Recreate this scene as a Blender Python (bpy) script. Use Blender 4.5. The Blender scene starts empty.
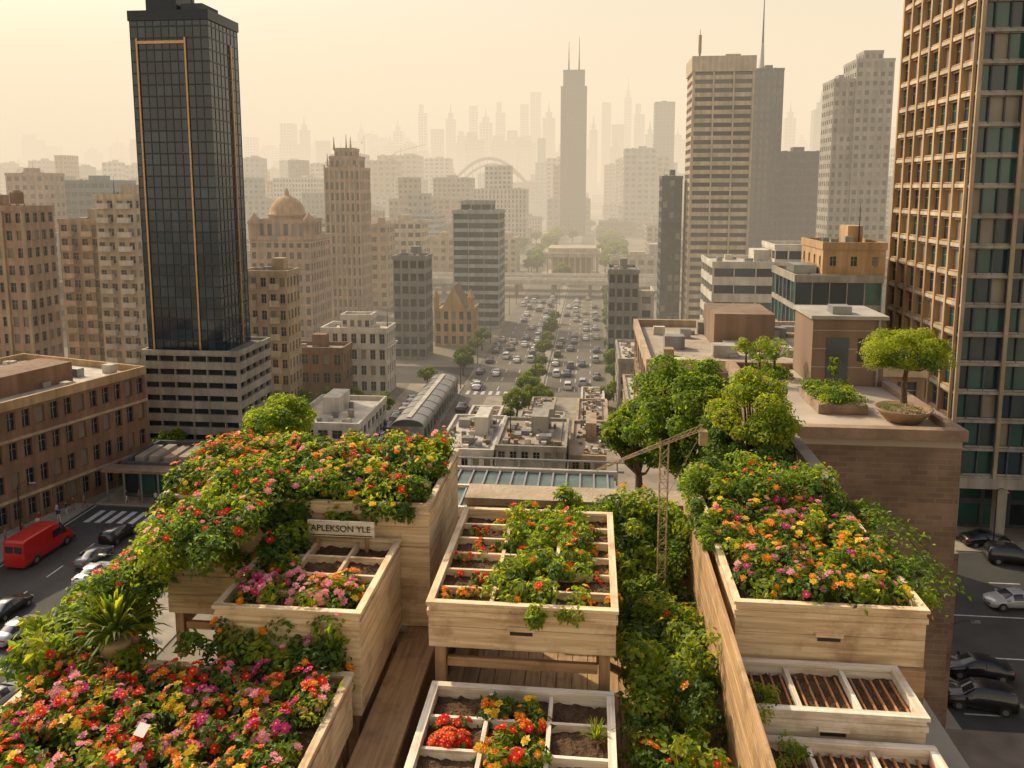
import bpy, math, random
import numpy as np
random.seed(7); rng=np.random.default_rng(7)
D=bpy.data; S=bpy.context.scene; COL=S.collection
A=np.array
# ------------------------------------------------------------------ materials
def newmat(n):
    m=D.materials.new(n); m.use_nodes=True; nt=m.node_tree; b=nt.nodes['Principled BSDF']; return m,nt,b
def N(nt,t,**k):
    n=nt.nodes.new(t)
    for a,v in k.items(): setattr(n,a,v)
    return n
def mat_wall(name,c,var=.25,scale=.25,rough=.85,bump=.15,streak=.3,fine=6.):
    m,nt,b=newmat(name)
    tc=N(nt,'ShaderNodeTexCoord')
    n1=N(nt,'ShaderNodeTexNoise'); n1.inputs['Scale'].default_value=scale; n1.inputs['Detail'].default_value=5
    mp=N(nt,'ShaderNodeMapping'); mp.inputs['Scale'].default_value=(1.2,1.2,.08)
    n2=N(nt,'ShaderNodeTexNoise'); n2.inputs['Scale'].default_value=1.; n2.inputs['Detail'].default_value=4
    L=nt.links
    L.new(tc.outputs['Object'],n1.inputs['Vector']); L.new(tc.outputs['Object'],mp.inputs['Vector']); L.new(mp.outputs[0],n2.inputs['Vector'])
    r=N(nt,'ShaderNodeValToRGB'); e=r.color_ramp.elements
    e[0].position=.3; e[1].position=.7
    e[0].color=(c[0]*(1-var),c[1]*(1-var),c[2]*(1-var*1.1),1); e[1].color=(min(1,c[0]*(1+var*.5)),min(1,c[1]*(1+var*.5)),min(1,c[2]*(1+var*.4)),1)
    L.new(n1.outputs[0],r.inputs[0])
    r2=N(nt,'ShaderNodeValToRGB'); e=r2.color_ramp.elements; e[0].position=.35; e[1].position=.65; e[0].color=(1-streak,)*3+(1,); e[1].color=(1,1,1,1)
    L.new(n2.outputs[0],r2.inputs[0])
    mx=N(nt,'ShaderNodeMixRGB',blend_type='MULTIPLY'); mx.inputs[0].default_value=1
    L.new(r.outputs[0],mx.inputs[1]); L.new(r2.outputs[0],mx.inputs[2])
    L.new(mx.outputs[0],b.inputs['Base Color']); b.inputs['Roughness'].default_value=rough
    if bump>.2:
        n3=N(nt,'ShaderNodeTexNoise'); n3.inputs['Scale'].default_value=fine; n3.inputs['Detail'].default_value=5; L.new(tc.outputs['Object'],n3.inputs['Vector'])
        bp=N(nt,'ShaderNodeBump'); bp.inputs['Strength'].default_value=bump; bp.inputs['Distance'].default_value=.05
        L.new(n3.outputs[0],bp.inputs['Height']); L.new(bp.outputs[0],b.inputs['Normal'])
    return m
def mat_brick(name,c1,c2,mortar,scale=1.):
    m,nt,b=newmat(name); L=nt.links
    tc=N(nt,'ShaderNodeTexCoord'); sp=N(nt,'ShaderNodeSeparateXYZ'); ad=N(nt,'ShaderNodeMath',operation='ADD'); cb=N(nt,'ShaderNodeCombineXYZ')
    L.new(tc.outputs['Object'],sp.inputs[0]); L.new(sp.outputs[0],ad.inputs[0]); L.new(sp.outputs[1],ad.inputs[1]); L.new(ad.outputs[0],cb.inputs[0]); L.new(sp.outputs[2],cb.inputs[1])
    br=N(nt,'ShaderNodeTexBrick'); br.inputs['Scale'].default_value=scale; br.inputs['Brick Width'].default_value=.3; br.inputs['Row Height'].default_value=.1; br.inputs['Mortar Size'].default_value=.009
    br.inputs['Color1'].default_value=(*c1,1); br.inputs['Color2'].default_value=(*c2,1); br.inputs['Mortar'].default_value=(*mortar,1)
    L.new(cb.outputs[0],br.inputs['Vector'])
    n=N(nt,'ShaderNodeTexNoise'); n.inputs['Scale'].default_value=1.3; n.inputs['Detail'].default_value=8
    L.new(tc.outputs['Object'],n.inputs['Vector'])
    r=N(nt,'ShaderNodeValToRGB'); r.color_ramp.elements[0].position=.3; r.color_ramp.elements[0].color=(.5,.47,.45,1); r.color_ramp.elements[1].position=.7; r.color_ramp.elements[1].color=(1,1,1,1)
    L.new(n.outputs[0],r.inputs[0])
    mx=N(nt,'ShaderNodeMixRGB',blend_type='MULTIPLY'); mx.inputs[0].default_value=1; L.new(br.outputs[0],mx.inputs[1]); L.new(r.outputs[0],mx.inputs[2])
    L.new(mx.outputs[0],b.inputs['Base Color']); b.inputs['Roughness'].default_value=.9
    bp=N(nt,'ShaderNodeBump'); bp.inputs['Strength'].default_value=.4; bp.inputs['Distance'].default_value=.01; L.new(br.outputs[1],bp.inputs['Height']); bp.invert=True; L.new(bp.outputs[0],b.inputs['Normal'])
    return m
def mat_wood(name,c,axis,worn=(.16,.10,.06),wornamt=.5,rough=.7,gs=1.):
    m,nt,b=newmat(name); L=nt.links
    tc=N(nt,'ShaderNodeTexCoord'); mp=N(nt,'ShaderNodeMapping')
    sc=[28*gs,28*gs,28*gs]; sc[axis]=1.6*gs; mp.inputs['Scale'].default_value=sc
    L.new(tc.outputs['Object'],mp.inputs['Vector'])
    n=N(nt,'ShaderNodeTexNoise'); n.inputs['Scale'].default_value=1; n.inputs['Detail'].default_value=6; n.inputs['Distortion'].default_value=.6; L.new(mp.outputs[0],n.inputs['Vector'])
    n2=N(nt,'ShaderNodeTexNoise'); n2.inputs['Scale'].default_value=3.2; n2.inputs['Detail'].default_value=9; n2.inputs['Roughness'].default_value=.65; L.new(tc.outputs['Object'],n2.inputs['Vector'])
    r=N(nt,'ShaderNodeValToRGB'); e=r.color_ramp.elements; e[0].position=.3; e[1].position=.6
    e[0].color=(c[0]*.66,c[1]*.58,c[2]*.48,1); e[1].color=(*c,1); L.new(n.outputs[0],r.inputs[0])
    r2=N(nt,'ShaderNodeValToRGB'); e=r2.color_ramp.elements; e[0].position=.5; e[1].position=.66; e[0].color=(0,0,0,1); e[1].color=(wornamt,)*3+(1,); L.new(n2.outputs[0],r2.inputs[0])
    mx=N(nt,'ShaderNodeMixRGB'); L.new(r2.outputs[0],mx.inputs[0]); L.new(r.outputs[0],mx.inputs[1]); mx.inputs[2].default_value=(*worn,1)
    L.new(mx.outputs[0],b.inputs['Base Color']); b.inputs['Roughness'].default_value=rough
    bp=N(nt,'ShaderNodeBump'); bp.inputs['Strength'].default_value=.5; bp.inputs['Distance'].default_value=.006; L.new(n.outputs[0],bp.inputs['Height']); L.new(bp.outputs[0],b.inputs['Normal'])
    return m
def mat_plain(name,c,rough=.5,metal=0.,noise=.2,scale=2.,spec=.5,coat=0):
    m,nt,b=newmat(name); L=nt.links
    tc=N(nt,'ShaderNodeTexCoord'); n=N(nt,'ShaderNodeTexNoise'); n.inputs['Scale'].default_value=scale; n.inputs['Detail'].default_value=3; L.new(tc.outputs['Object'],n.inputs['Vector'])
    r=N(nt,'ShaderNodeValToRGB'); e=r.color_ramp.elements; e[0].position=.3;e[1].position=.7
    e[0].color=(c[0]*(1-noise),c[1]*(1-noise),c[2]*(1-noise),1); e[1].color=(*c,1); L.new(n.outputs[0],r.inputs[0]); L.new(r.outputs[0],b.inputs['Base Color'])
    b.inputs['Roughness'].default_value=rough; b.inputs['Metallic'].default_value=metal; b.inputs['Specular IOR Level'].default_value=spec; b.inputs['Coat Weight'].default_value=coat
    return m
def mat_leaf(name,c,tr=.35):
    m,nt,b=newmat(name); L=nt.links
    b.inputs['Roughness'].default_value=.5; b.inputs['Specular IOR Level'].default_value=.3
    tc=N(nt,'ShaderNodeTexCoord'); n=N(nt,'ShaderNodeTexNoise'); n.inputs['Scale'].default_value=3.; n.inputs['Detail'].default_value=1; L.new(tc.outputs['Object'],n.inputs['Vector'])
    r=N(nt,'ShaderNodeValToRGB'); e=r.color_ramp.elements; e[0].position=.3;e[1].position=.7
    e[0].color=(c[0]*.7,c[1]*.75,c[2]*.8,1); e[1].color=(min(1,c[0]*1.2),min(1,c[1]*1.15),c[2],1); L.new(n.outputs[0],r.inputs[0]); L.new(r.outputs[0],b.inputs['Base Color'])
    t=N(nt,'ShaderNodeBsdfTranslucent'); t.inputs[0].default_value=(min(1,c[0]*2.6),min(1,c[1]*2.3),c[2]*.9,1)
    mx=N(nt,'ShaderNodeMixShader'); mx.inputs[0].default_value=tr; L.new(b.outputs[0],mx.inputs[1]); L.new(t.outputs[0],mx.inputs[2]); L.new(mx.outputs[0],nt.nodes['Material Output'].inputs[0])
    return m
WL={}
def wall(key,c,**k):
    if key not in WL: WL[key]=mat_wall('wall_'+key,c,**k)
    return WL[key]
M_beige=wall('beige',(.5,.38,.26)); M_pink=wall('pink',(.48,.33,.24)); M_cream=wall('cream',(.6,.5,.37)); M_white=wall('white',(.68,.63,.56),streak=.2)
M_brown=wall('brown',(.25,.17,.115)); M_grey=wall('grey',(.27,.27,.26)); M_dgrey=wall('dgrey',(.09,.105,.12)); M_conc=wall('conc',(.4,.37,.32)); M_tan=wall('tan',(.56,.37,.2))
M_redb=wall('redb',(.26,.155,.1)); M_bluegrey=wall('bluegrey',(.16,.21,.25)); M_palegrey=wall('palegrey',(.42,.45,.45)); M_mull=mat_plain('mullion',(.03,.04,.05),.35,.4)
M_gold=mat_plain('gold_trim',(.6,.38,.18),.35,.6); M_roof=wall('roof',(.4,.33,.26),scale=.5,streak=.15); M_roofw=wall('roofw',(.6,.54,.46),scale=.5,streak=.15); M_roofd=wall('roofd',(.2,.18,.16),scale=.5,streak=.15)
M_g1=mat_plain('glass_dark',(.03,.04,.045),.12,0,.3,.3,.6); M_g2=mat_plain('glass_mid',(.07,.09,.1),.15,0,.3,.3,.6); M_g3=mat_plain('glass_blind',(.3,.26,.2),.4,0,.3,.3,.5)
M_gb1=mat_plain('glass_blue',(.015,.035,.055),.08,.0,.35,.15,.8); M_gb2=mat_plain('glass_blue_mid',(.03,.06,.085),.1,.0,.35,.15,.8); M_gg=mat_plain('glass_green',(.04,.12,.105),.1,0,.3,.2,.8)
GL=[M_g1,M_g1,M_g2,M_g3]; GLB=[M_gb1,M_gb1,M_gb2]; GLG=[M_gg,M_gb2,M_gb1]
M_metal=mat_plain('metal_grey',(.35,.35,.35),.4,.7); M_dmetal=mat_plain('metal_dark',(.06,.06,.06),.45,.5); M_rust=mat_plain('metal_ochre',(.4,.29,.15),.6,.2,.4,12)
M_paint=mat_plain('road_paint',(.7,.69,.66),.7,0,.4,1.5); M_frame=mat_plain('window_frame',(.3,.26,.21),.6,0,.2,1)
# ------------------------------------------------------------------ mesh builder
class MB:
    def __init__(s): s.v=[];s.n=0;s.l=[];s.sz=[];s.mi=[];s.sm=[];s.mats=[]
    def m(s,mat):
        if mat not in s.mats: s.mats.append(mat)
        return s.mats.index(mat)
    def add(s,v,f,mi,smooth=False):
        v=np.asarray(v,float).reshape(-1,3); f=np.asarray(f,int)
        s.v.append(v); s.l.append((f+s.n).ravel()); s.sz.append(np.full(len(f),f.shape[1])); s.n+=len(v)
        s.mi.append(np.broadcast_to(np.asarray(mi,int),(len(f),)).copy()); s.sm.append(np.full(len(f),smooth))
    def box(s,x0,x1,y0,y1,z0,z1,mat):
        v=[(x0,y0,z0),(x1,y0,z0),(x1,y1,z0),(x0,y1,z0),(x0,y0,z1),(x1,y0,z1),(x1,y1,z1),(x0,y1,z1)]
        s.add(v,[(0,3,2,1),(4,5,6,7),(0,1,5,4),(1,2,6,5),(2,3,7,6),(3,0,4,7)],s.m(mat))
    def ring(s,x0,x1,y0,y1,z0,z1,t,mat):
        s.box(x0,x1,y0,y0+t,z0,z1,mat); s.box(x0,x1,y1-t,y1,z0,z1,mat); s.box(x0,x0+t,y0+t,y1-t,z0,z1,mat); s.box(x1-t,x1,y0+t,y1-t,z0,z1,mat)
    def tube(s,pts,rad,mat,k=8,smooth=True,cap=True):
        pts=A(pts,float); n=len(pts); rad=np.broadcast_to(A(rad,float),(n,)); V=[]
        for i in range(n):
            d=pts[min(i+1,n-1)]-pts[max(i-1,0)]; d=d/(np.linalg.norm(d)+1e-9)
            a=np.cross(d,(0,0,1)) if abs(d[2])<.95 else np.cross(d,(1,0,0)); a/=np.linalg.norm(a); b=np.cross(d,a)
            th=np.arange(k)/k*2*np.pi
            V.append(pts[i]+rad[i]*(np.cos(th)[:,None]*a+np.sin(th)[:,None]*b))
        F=[]
        for i in range(n-1):
            for j in range(k): F.append((i*k+j,i*k+(j+1)%k,(i+1)*k+(j+1)%k,(i+1)*k+j))
        s.add(np.vstack(V),F,s.m(mat),smooth)
        if cap:
            for V0,rev in((V[0],0),(V[-1],1)):
                s.add(V0,[list(range(k))[::-1] if rev else list(range(k))],s.m(mat))
    def lathe(s,cx,cy,prof,mat,k=20,smooth=True):
        V=[];th=np.arange(k)/k*2*np.pi
        for r,z in prof: V+= [(cx+r*math.cos(t),cy+r*math.sin(t),z) for t in th]
        F=[(i*k+j,i*k+(j+1)%k,(i+1)*k+(j+1)%k,(i+1)*k+j) for i in range(len(prof)-1) for j in range(k)]
        s.add(V,F,s.m(mat),smooth)
    def obj(s,name,loc=None,rot=0,bevel=0):
        me=D.meshes.new(name+'_mesh'); V=np.vstack(s.v)
        if loc is None:
            mn=V.min(0);mx=V.max(0); loc=((mn[0]+mx[0])/2,(mn[1]+mx[1])/2,mn[2]); V=V-A(loc)
        L=np.concatenate(s.l); sz=np.concatenate(s.sz)
        me.vertices.add(len(V)); me.vertices.foreach_set('co',V.ravel()); me.loops.add(len(L)); me.loops.foreach_set('vertex_index',L.astype(np.int32))
        me.polygons.add(len(sz)); me.polygons.foreach_set('loop_start',np.concatenate([[0],np.cumsum(sz)[:-1]]).astype(np.int32))
        me.update(calc_edges=True)
        for m in s.mats: me.materials.append(m)
        me.polygons.foreach_set('material_index',np.concatenate(s.mi).astype(np.int32)); me.polygons.foreach_set('use_smooth',np.concatenate(s.sm)); me.update()
        o=D.objects.new(name,me); o.location=loc; o.rotation_euler=(0,0,rot); COL.objects.link(o)
        if bevel: b=o.modifiers.new('bevel','BEVEL'); b.width=bevel; b.segments=2; b.limit_method='ANGLE'
        return o
def inst(name,me,loc,rot=0,sc=1.):
    o=D.objects.new(name,me); o.location=loc; o.rotation_euler=(0,0,rot); o.scale=(sc,sc,sc) if np.isscalar(sc) else sc; COL.objects.link(o); return o
# ------------------------------------------------------------------ buildings
def facade(mb,o,u,W,H,nx,nz,wf,hf,rec,wl,gl,spandrel=None,mull=False):
    o=A(o,float);u=A(u,float);n=np.cross(u,(0,0,1.)); nx=max(1,int(nx)); nz=max(1,int(nz))
    cw=W/nx; ch=H/nz; I,J=np.meshgrid(np.arange(nx),np.arange(nz)); I=I.ravel();J=J.ravel();K=len(I)
    mx=(1-wf)/2*cw; mz0=(1-hf)*.6*ch; mz1=(1-hf)*.4*ch
    def P(a,z,dep): return o+a[:,None]*u+z[:,None]*A([0,0,1.])-dep*n
    x0=I*cw;x1=x0+cw;z0=J*ch;z1=z0+ch
    V=np.stack([P(x0,z0,0),P(x1,z0,0),P(x1,z1,0),P(x0,z1,0),P(x0+mx,z0+mz0,0),P(x1-mx,z0+mz0,0),P(x1-mx,z1-mz1,0),P(x0+mx,z1-mz1,0),
                P(x0+mx,z0+mz0,rec),P(x1-mx,z0+mz0,rec),P(x1-mx,z1-mz1,rec),P(x0+mx,z1-mz1,rec)],1).reshape(-1,3)
    base=(np.arange(K)*12)[:,None]
    w=mb.m(wl); sp=mb.m(spandrel) if spandrel else w
    qs=A([(0,1,5,4),(2,3,7,6),(1,2,6,5),(3,0,4,7),(4,5,9,8),(5,6,10,9),(6,7,11,10),(7,4,8,11),(8,9,10,11)])
    F=(base[:,:,None]+qs[None]).reshape(-1,4)
    gi=A([mb.m(g) for g in gl])[rng.integers(0,len(gl),K)]
    MI=np.tile(A([sp,sp,w,w,w,w,w,w,0]),(K,1)); MI[:,8]=gi
    mb.add(V,F,MI.ravel())
    if mull:
        xc=(x0+x1)/2; t=.045; d=rec-.05; zt=z1-mz1; zb=z0+mz0; zm=zb+(zt-zb)*.62; e=.03
        V=np.concatenate([np.stack([P(xc-t,zb,d),P(xc+t,zb,d),P(xc+t,zt,d),P(xc-t,zt,d)],1).reshape(-1,3),
            np.stack([P(x0+mx,zm-e,d+.01),P(x1-mx,zm-e,d+.01),P(x1-mx,zm+e,d+.01),P(x0+mx,zm+e,d+.01)],1).reshape(-1,3),
            np.stack([P(x0+mx-.08,zb-.12,-.1),P(x1-mx+.08,zb-.12,-.1),P(x1-mx+.08,zb-.001,-.1),P(x0+mx-.08,zb-.001,-.1)],1).reshape(-1,3),
            np.stack([P(x0+mx-.08,zb-.001,-.1),P(x1-mx+.08,zb-.001,-.1),P(x1-mx+.08,zb-.001,0),P(x0+mx-.08,zb-.001,0)],1).reshape(-1,3)])
        F=(np.arange(4*K)*4)[:,None]+np.arange(4)[None]; fr=mb.m(M_frame)
        mb.add(V,F,np.concatenate([np.full(2*K,fr),np.full(2*K,w)]))
def block(mb,x0,x1,y0,y1,z0,z1,wl,gl=GL,fh=3.2,bay=3.,wf=.55,hf=.52,rec=.22,roof=M_roof,spandrel=None,faces='flr',parapet=.7,cornice=None,clutter=True):
    H=z1-z0; nz=max(1,round(H/fh)); W=x1-x0; Dp=y1-y0; mu=(wf<.8 and y0<160)
    facade(mb,(x0,y0,z0),(1,0,0),W,H,round(W/bay),nz,wf,hf,rec,wl,gl,spandrel,mu)
    facade(mb,(x1,y0,z0),(0,1,0),Dp,H,round(Dp/bay),nz,wf,hf,rec,wl,gl,spandrel,mu)
    facade(mb,(x0,y1,z0),(0,-1,0),Dp,H,round(Dp/bay),nz,wf,hf,rec,wl,gl,spandrel,mu)
    mb.add([(x1,y1,z0),(x0,y1,z0),(x0,y1,z1),(x1,y1,z1)],[(0,1,2,3)],mb.m(wl))
    mb.add([(x0,y0,z1),(x1,y0,z1),(x1,y1,z1),(x0,y1,z1)],[(0,1,2,3)],mb.m(roof))
    if parapet: mb.ring(x0-.12,x1+.12,y0-.12,y1+.12,z1-.25,z1+parapet,.37,cornice or wl)
    if clutter and W>5 and Dp>4:
        for i in range(max(2,int(W*Dp/22))):
            a=random.uniform(x0+1,x1-2.4);b=random.uniform(y0+1,max(y0+1.1,y1-2.2)); s=random.uniform(.6,1.8); h=random.uniform(.5,1.3)
            mb.box(a,a+s,b,min(b+s*.8,y1-.5),z1+.003+i*.001,z1+h,random.choice([M_metal,M_roofw,M_grey,M_conc]))
        a=random.uniform(x0+W*.2,x0+W*.6); mb.box(a,a+W*.25,y0+Dp*.45,y0+Dp*.8,z1+.002,z1+2.6,wl)
        if random.random()<.5: mast(mb,random.uniform(x0+1,x1-1),random.uniform(y0+1,y1-1),z1,random.uniform(3,6),.06)
def rooftank(mb,x,y,z,r=1.1,h=2.):
    for a in (-.7,.7):
        for b in (-.7,.7): mb.tube([(x+a*r,y+b*r,z),(x+a*r,y+b*r,z+1)],.07,M_dmetal,5)
    mb.lathe(x,y,[(0.01,z+1),(r,z+1),(r,z+1+h),(r*.5,z+1.45+h),(.01,z+1.6+h)],M_brown,12,False)
def mast(mb,x,y,z,h,r=.12,mat=None):
    mb.tube([(x,y,z),(x,y,z+h*.5),(x,y,z+h)],[r*2,r,r*.35],mat or M_dmetal,6)
def balconies(mb,x0,x1,y,z0,z1,fh,cols,mat,dep=1.1,w=2.4):
    for c in range(cols):
        cx=x0+(c+.5)*(x1-x0)/cols; z=z0+fh
        while z<z1-1:
            mb.box(cx-w/2,cx+w/2,y-dep,y-.11,z-.12,z,mat); mb.box(cx-w/2,cx+w/2,y-dep,y-dep+.08,z+.002,z+.95,mat)
            mb.box(cx-w/2,cx-w/2+.08,y-dep+.082,y-.11,z+.002,z+.95,mat); mb.box(cx+w/2-.08,cx+w/2,y-dep+.082,y-.11,z+.002,z+.95,mat)
            z+=fh
b=MB(); block(b,-125,-98,130,138,0,36.5,M_pink,bay=2.0,fh=3.05,hf=.55); rooftank(b,-102,134,36.5)
for i in range(7): b.box(-98-i*4.0-.3,-98-i*4.0+.3,129.6,129.995,0,36.2,M_beige)
b.obj('apartment_block')
b=MB(); block(b,-107,-98.3,151.8,162,0,33.5,M_beige,bay=2.2,fh=2.8); balconies(b,-107,-98.3,151.8,0,33.5,2.8,2,M_cream); b.obj('apartment_block')
b=MB(); block(b,-97.8,-89.5,150,162,0,38.4,M_cream,bay=2.0,fh=2.8); balconies(b,-97.8,-89.5,150,0,38.4,2.8,2,M_white)
for k in range(12): b.box(-89.39,-88.4,152+0,155,k*2.8+2.7,k*2.8+3.7,M_white)
b.obj('apartment_block')
b=MB(); block(b,-217,-202,280,292,0,45.5,M_pink); b.obj('apartment_tower')
b=MB(); block(b,-211,-185,300,312,0,43,M_bluegrey,wf=.8,gl=GLB); b.obj('office_building')
b=MB()
block(b,-66.5,-51.5,111,122.6,0,16,M_conc,fh=2.0,bay=2.5,wf=.94,hf=.45,rec=.5,gl=[M_g1,M_gb1],roof=M_roofd,parapet=.4,clutter=False)
block(b,-66,-54.3,112,121.6,16.003,64.6,M_mull,fh=1.6,bay=1.17,wf=.93,hf=.88,rec=.06,gl=GLB,parapet=0,clutter=False,roof=M_roofd)
for x in (-65.1,-57.9): b.box(x,x+.24,111.82,111.995,16.1,61.4,M_gold)
b.box(-64.86,-57.9,111.84,111.99,60.6,61.,M_gold)
b.box(-54.3+.003,-54.1,118.6,118.85,16.1,61.4,M_gold)
b.ring(-66.15,-54.15,111.85,121.75,63.8,65.2,.4,M_mull)
b.box(-64.2,-59.6,113.5,119,64.61,69.5,M_mull); b.box(-59.2,-56,114,119,64.61,66.5,M_dgrey); mast(b,-58,115,66,4,.08)
b.obj('glass_office_tower')
b=MB(); block(b,-90.6,-74,205,221,0,27,M_pink,bay=2.,fh=3.,hf=.6); block(b,-89,-75.6,206.5,219,27.003,31.5,M_pink,bay=2.2,fh=4.4,hf=.7,clutter=False)
for x in (-90,-75):
    b.lathe(x+.4,206,[(1.6,27),(1.6,31),(1.9,31.1),(1.5,32.4),(.7,33.3),(.05,34)],M_pink,12)
for z in (9,18,26): b.ring(-90.95,-73.65,204.65,221.3,z,z+.4,.34,M_beige)
b.lathe(-82.5,211.5,[(5.0,31.5),(5.0,33),(5.3,33.05),(5.3,33.5),(4.8,33.6),(4.5,35),(3.7,36.6),(2.4,37.8),(1,38.4),(.7,38.5),(.6,39.3),(.1,40.5)],M_tan,24)
b.obj('domed_apartment_building')
b=MB(); block(b,-60,-51.7,131,137,0,25.6,M_beige,bay=1.7,fh=2.9,hf=.55); balconies(b,-60,-51.7,131,0,25,2.9,2,M_cream,.8,1.6); b.obj('apartment_block')
b=MB(); block(b,-81.6,-70.3,240,251,0,46,M_pink,bay=1.6,fh=3.2,wf=.5,hf=.7,clutter=False)
for i in range(8): b.box(-81.6+i*1.54,-81.6+i*1.54+.4,239.7,239.99,0,47.5,M_beige)
block(b,-80.3,-71.6,241.3,249.7,46.003,49.5,M_pink,bay=1.6,fh=3.4,clutter=False); block(b,-79,-73,242.5,248.5,49.503,52,M_beige,bay=1.5,fh=2.4,clutter=False)
for x in (-80.8,-71.1,-78.6,-73.4): mast(b,x,241,47 if x in(-80.8,-71.1) else 52,4,.2,M_beige)
mast(b,-76,245,52,5,.15); b.obj('art_deco_tower')
b=MB(); block(b,-52.6,-39.5,150,157,0,12.6,M_white,bay=1.9,fh=3.1,hf=.6,roof=M_roofw); b.ring(-53,-39.1,149.6,157.4,9.2,9.6,.28,M_white)
block(b,-49,-43,151.5,155.5,12.603,15,M_white,bay=1.5,fh=2.4,clutter=False); b.obj('classical_white_building')
b=MB(); block(b,-55.8,-45.5,141,147,0,10.4,M_redb,bay=2.2,fh=3.2); b.obj('brick_building')
b=MB(); block(b,-74,-68,262,272,0,28,M_beige); b.obj('apartment_tower')
b=MB(); block(b,-76,-62.4,290,302,0,28,M_cream,wf=.7); b.obj('apartment_tower')
b=MB(); block(b,-46.3,-38.6,183,191,0,24,M_grey,bay=1.9,fh=2.9,wf=.75,hf=.6,gl=[M_g1,M_gb1]); b.obj('apartment_tower')
b=MB(); block(b,-39.9,-26.4,228,242,0,33.5,M_palegrey,bay=4,fh=2.5,wf=.97,hf=.6,rec=.3,gl=[M_gb1,M_gb2,M_gb1]); block(b,-38,-29,231,240,33.503,36.2,M_palegrey,bay=3,fh=2.5,wf=.9,clutter=False); b.obj('glass_office_building')
b=MB(); block(b,-40,-30,200,210,0,9.5,M_tan,bay=2,fh=3.1,hf=.65,parapet=.3,clutter=False)
b.add([(-38,199.8,9.8),(-32,199.8,9.8),(-35,199.8,15.5),(-38,209,9.8),(-32,209,9.8),(-35,209,15.5)],[(0,1,2),(3,5,4)],b.m(M_tan)); b.add([(-38,199.8,9.8),(-32,199.8,9.8),(-35,199.8,15.5),(-38,209,9.8),(-32,209,9.8),(-35,209,15.5)],[(1,4,5,2),(3,0,2,5)],b.m(M_redb))
for x in(-39.5,-30.5): b.lathe(x,200.2,[(.8,9.8),(.8,12.6),(1,12.7),(.05,15)],M_tan,8,False)
b.obj('gabled_brick_building')
b=MB(); block(b,-70,-57,330,345,0,19.4,M_beige); b.obj('apartment_block')
b=MB(); block(b,-28.4,-6,710,735,0,128,M_dgrey,bay=3,fh=3.6,wf=.8,hf=.8,gl=GLB,rec=.3,clutter=False); block(b,-26.5,-8,712,733,128.01,142,M_dgrey,bay=3,fh=3.6,wf=.8,hf=.8,gl=GLB,clutter=False)
mast(b,-22,722,142,26,.5); mast(b,-13,722,142,30,.5); b.obj('skyscraper')
b=MB(); b.box(-23,6,343,372,0,2,M_cream); b.box(-21,4,345,370,2.003,3,M_cream)
b.box(-17.5,.5,351,368,3.003,11,M_beige)
for i in range(10): b.lathe(-19.3+i*2.42,347,[(.75,3),(.75,3.4),(.55,3.6),(.5,10.4),(.8,10.9),(.8,11)],M_cream,10)
b.box(-20.8,3.8,345.5,370,11.003,13,M_cream); b.box(-19,2,348,368,13.003,14.8,M_cream); b.ring(-21.1,4.1,345.2,370.3,12.4,13.3,.29,M_white); b.obj('colonnaded_museum')
b=MB()
for q in (298,316):
    b.box(-90,40,q,q+8,4.6,5.5,M_white); b.box(-90,40,q,q+.3,5.503,6.4,M_white); b.box(-90,40,q+7.7,q+8,5.503,6.4,M_white)
    for x in range(-85,40,14): b.box(x,x+1.2,q+2,q+6,0,4.6,M_conc)
b.obj('elevated_road')
b=MB(); block(b,66.6,88,900,920,0,134,M_bluegrey,bay=4,fh=4,wf=.8,gl=GLB); b.obj('skyscraper')
b=MB(); block(b,20.3,26.2,240,250,0,43.3,M_dgrey,bay=1.8,fh=3,wf=.7,hf=.6); b.obj('office_tower')
b=MB(); block(b,27.4,44,232,246,0,75.5,M_cream,bay=5.5,fh=2.35,wf=.97,hf=.5,rec=.6,gl=[M_g1,M_g2],clutter=True); b.ring(27,44.4,231.6,246.4,72.4,76.6,.28,M_cream)
for x in (27.2,32.8,38.3,43.6): b.box(x,x+.4,231.6,231.99,0,72.3,M_cream)
mast(b,29.5,236,76.6,8,.15); b.tube([(29.5,236,78),(29.5,236,83)],.45,M_rust,4); b.obj('banded_office_tower')
b=MB(); block(b,60.8,71.7,320,332,0,85,M_dgrey,bay=2.2,fh=3.2,wf=.6,hf=.7,gl=GLB); mast(b,64.5,326,85,30,.35); b.tube([(64.5,326,85),(64.5,326,96)],[1.,.5],M_metal,6); b.obj('office_tower')
b=MB(); block(b,72,89,322,336,0,54,M_dgrey,bay=2.5,fh=3.2,wf=.7,hf=.6,gl=GLB); b.obj('office_tower')
b=MB(); block(b,77.5,84,275,288,0,75,M_conc,bay=2.2,fh=2.9,wf=.5); block(b,84.003,95.7,274,288,0,81,M_conc,bay=2.3,fh=2.9,wf=.55,hf=.5); block(b,87,93,277,285,81.003,84,M_conc,clutter=False,bay=2); b.obj('concrete_office_tower')
b=MB(); block(b,24.9,47,168,185,0,24.6,M_white,bay=4.4,fh=3.5,wf=.96,hf=.5,rec=.4,gl=[M_g1,M_g2,M_gg],roof=M_roofw); block(b,38,49,171,184,24.61,28,M_white,fh=3.3,bay=3,wf=.9,clutter=False,roof=M_roofw); b.obj('white_office_building')
b=MB(); block(b,26,36.8,105,118,0,28.5,M_conc,gl=GLG,bay=2.1,fh=3.4,wf=.94,hf=.8,rec=.12); block(b,29.7,37.5,106.5,117,28.51,32.6,M_tan,bay=2.5,fh=4,wf=.3,hf=.3,clutter=True,roof=M_roofd)
b.box(26.5,29.4,108,112,28.52,30.2,M_metal); b.obj('glass_fronted_building')
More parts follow.
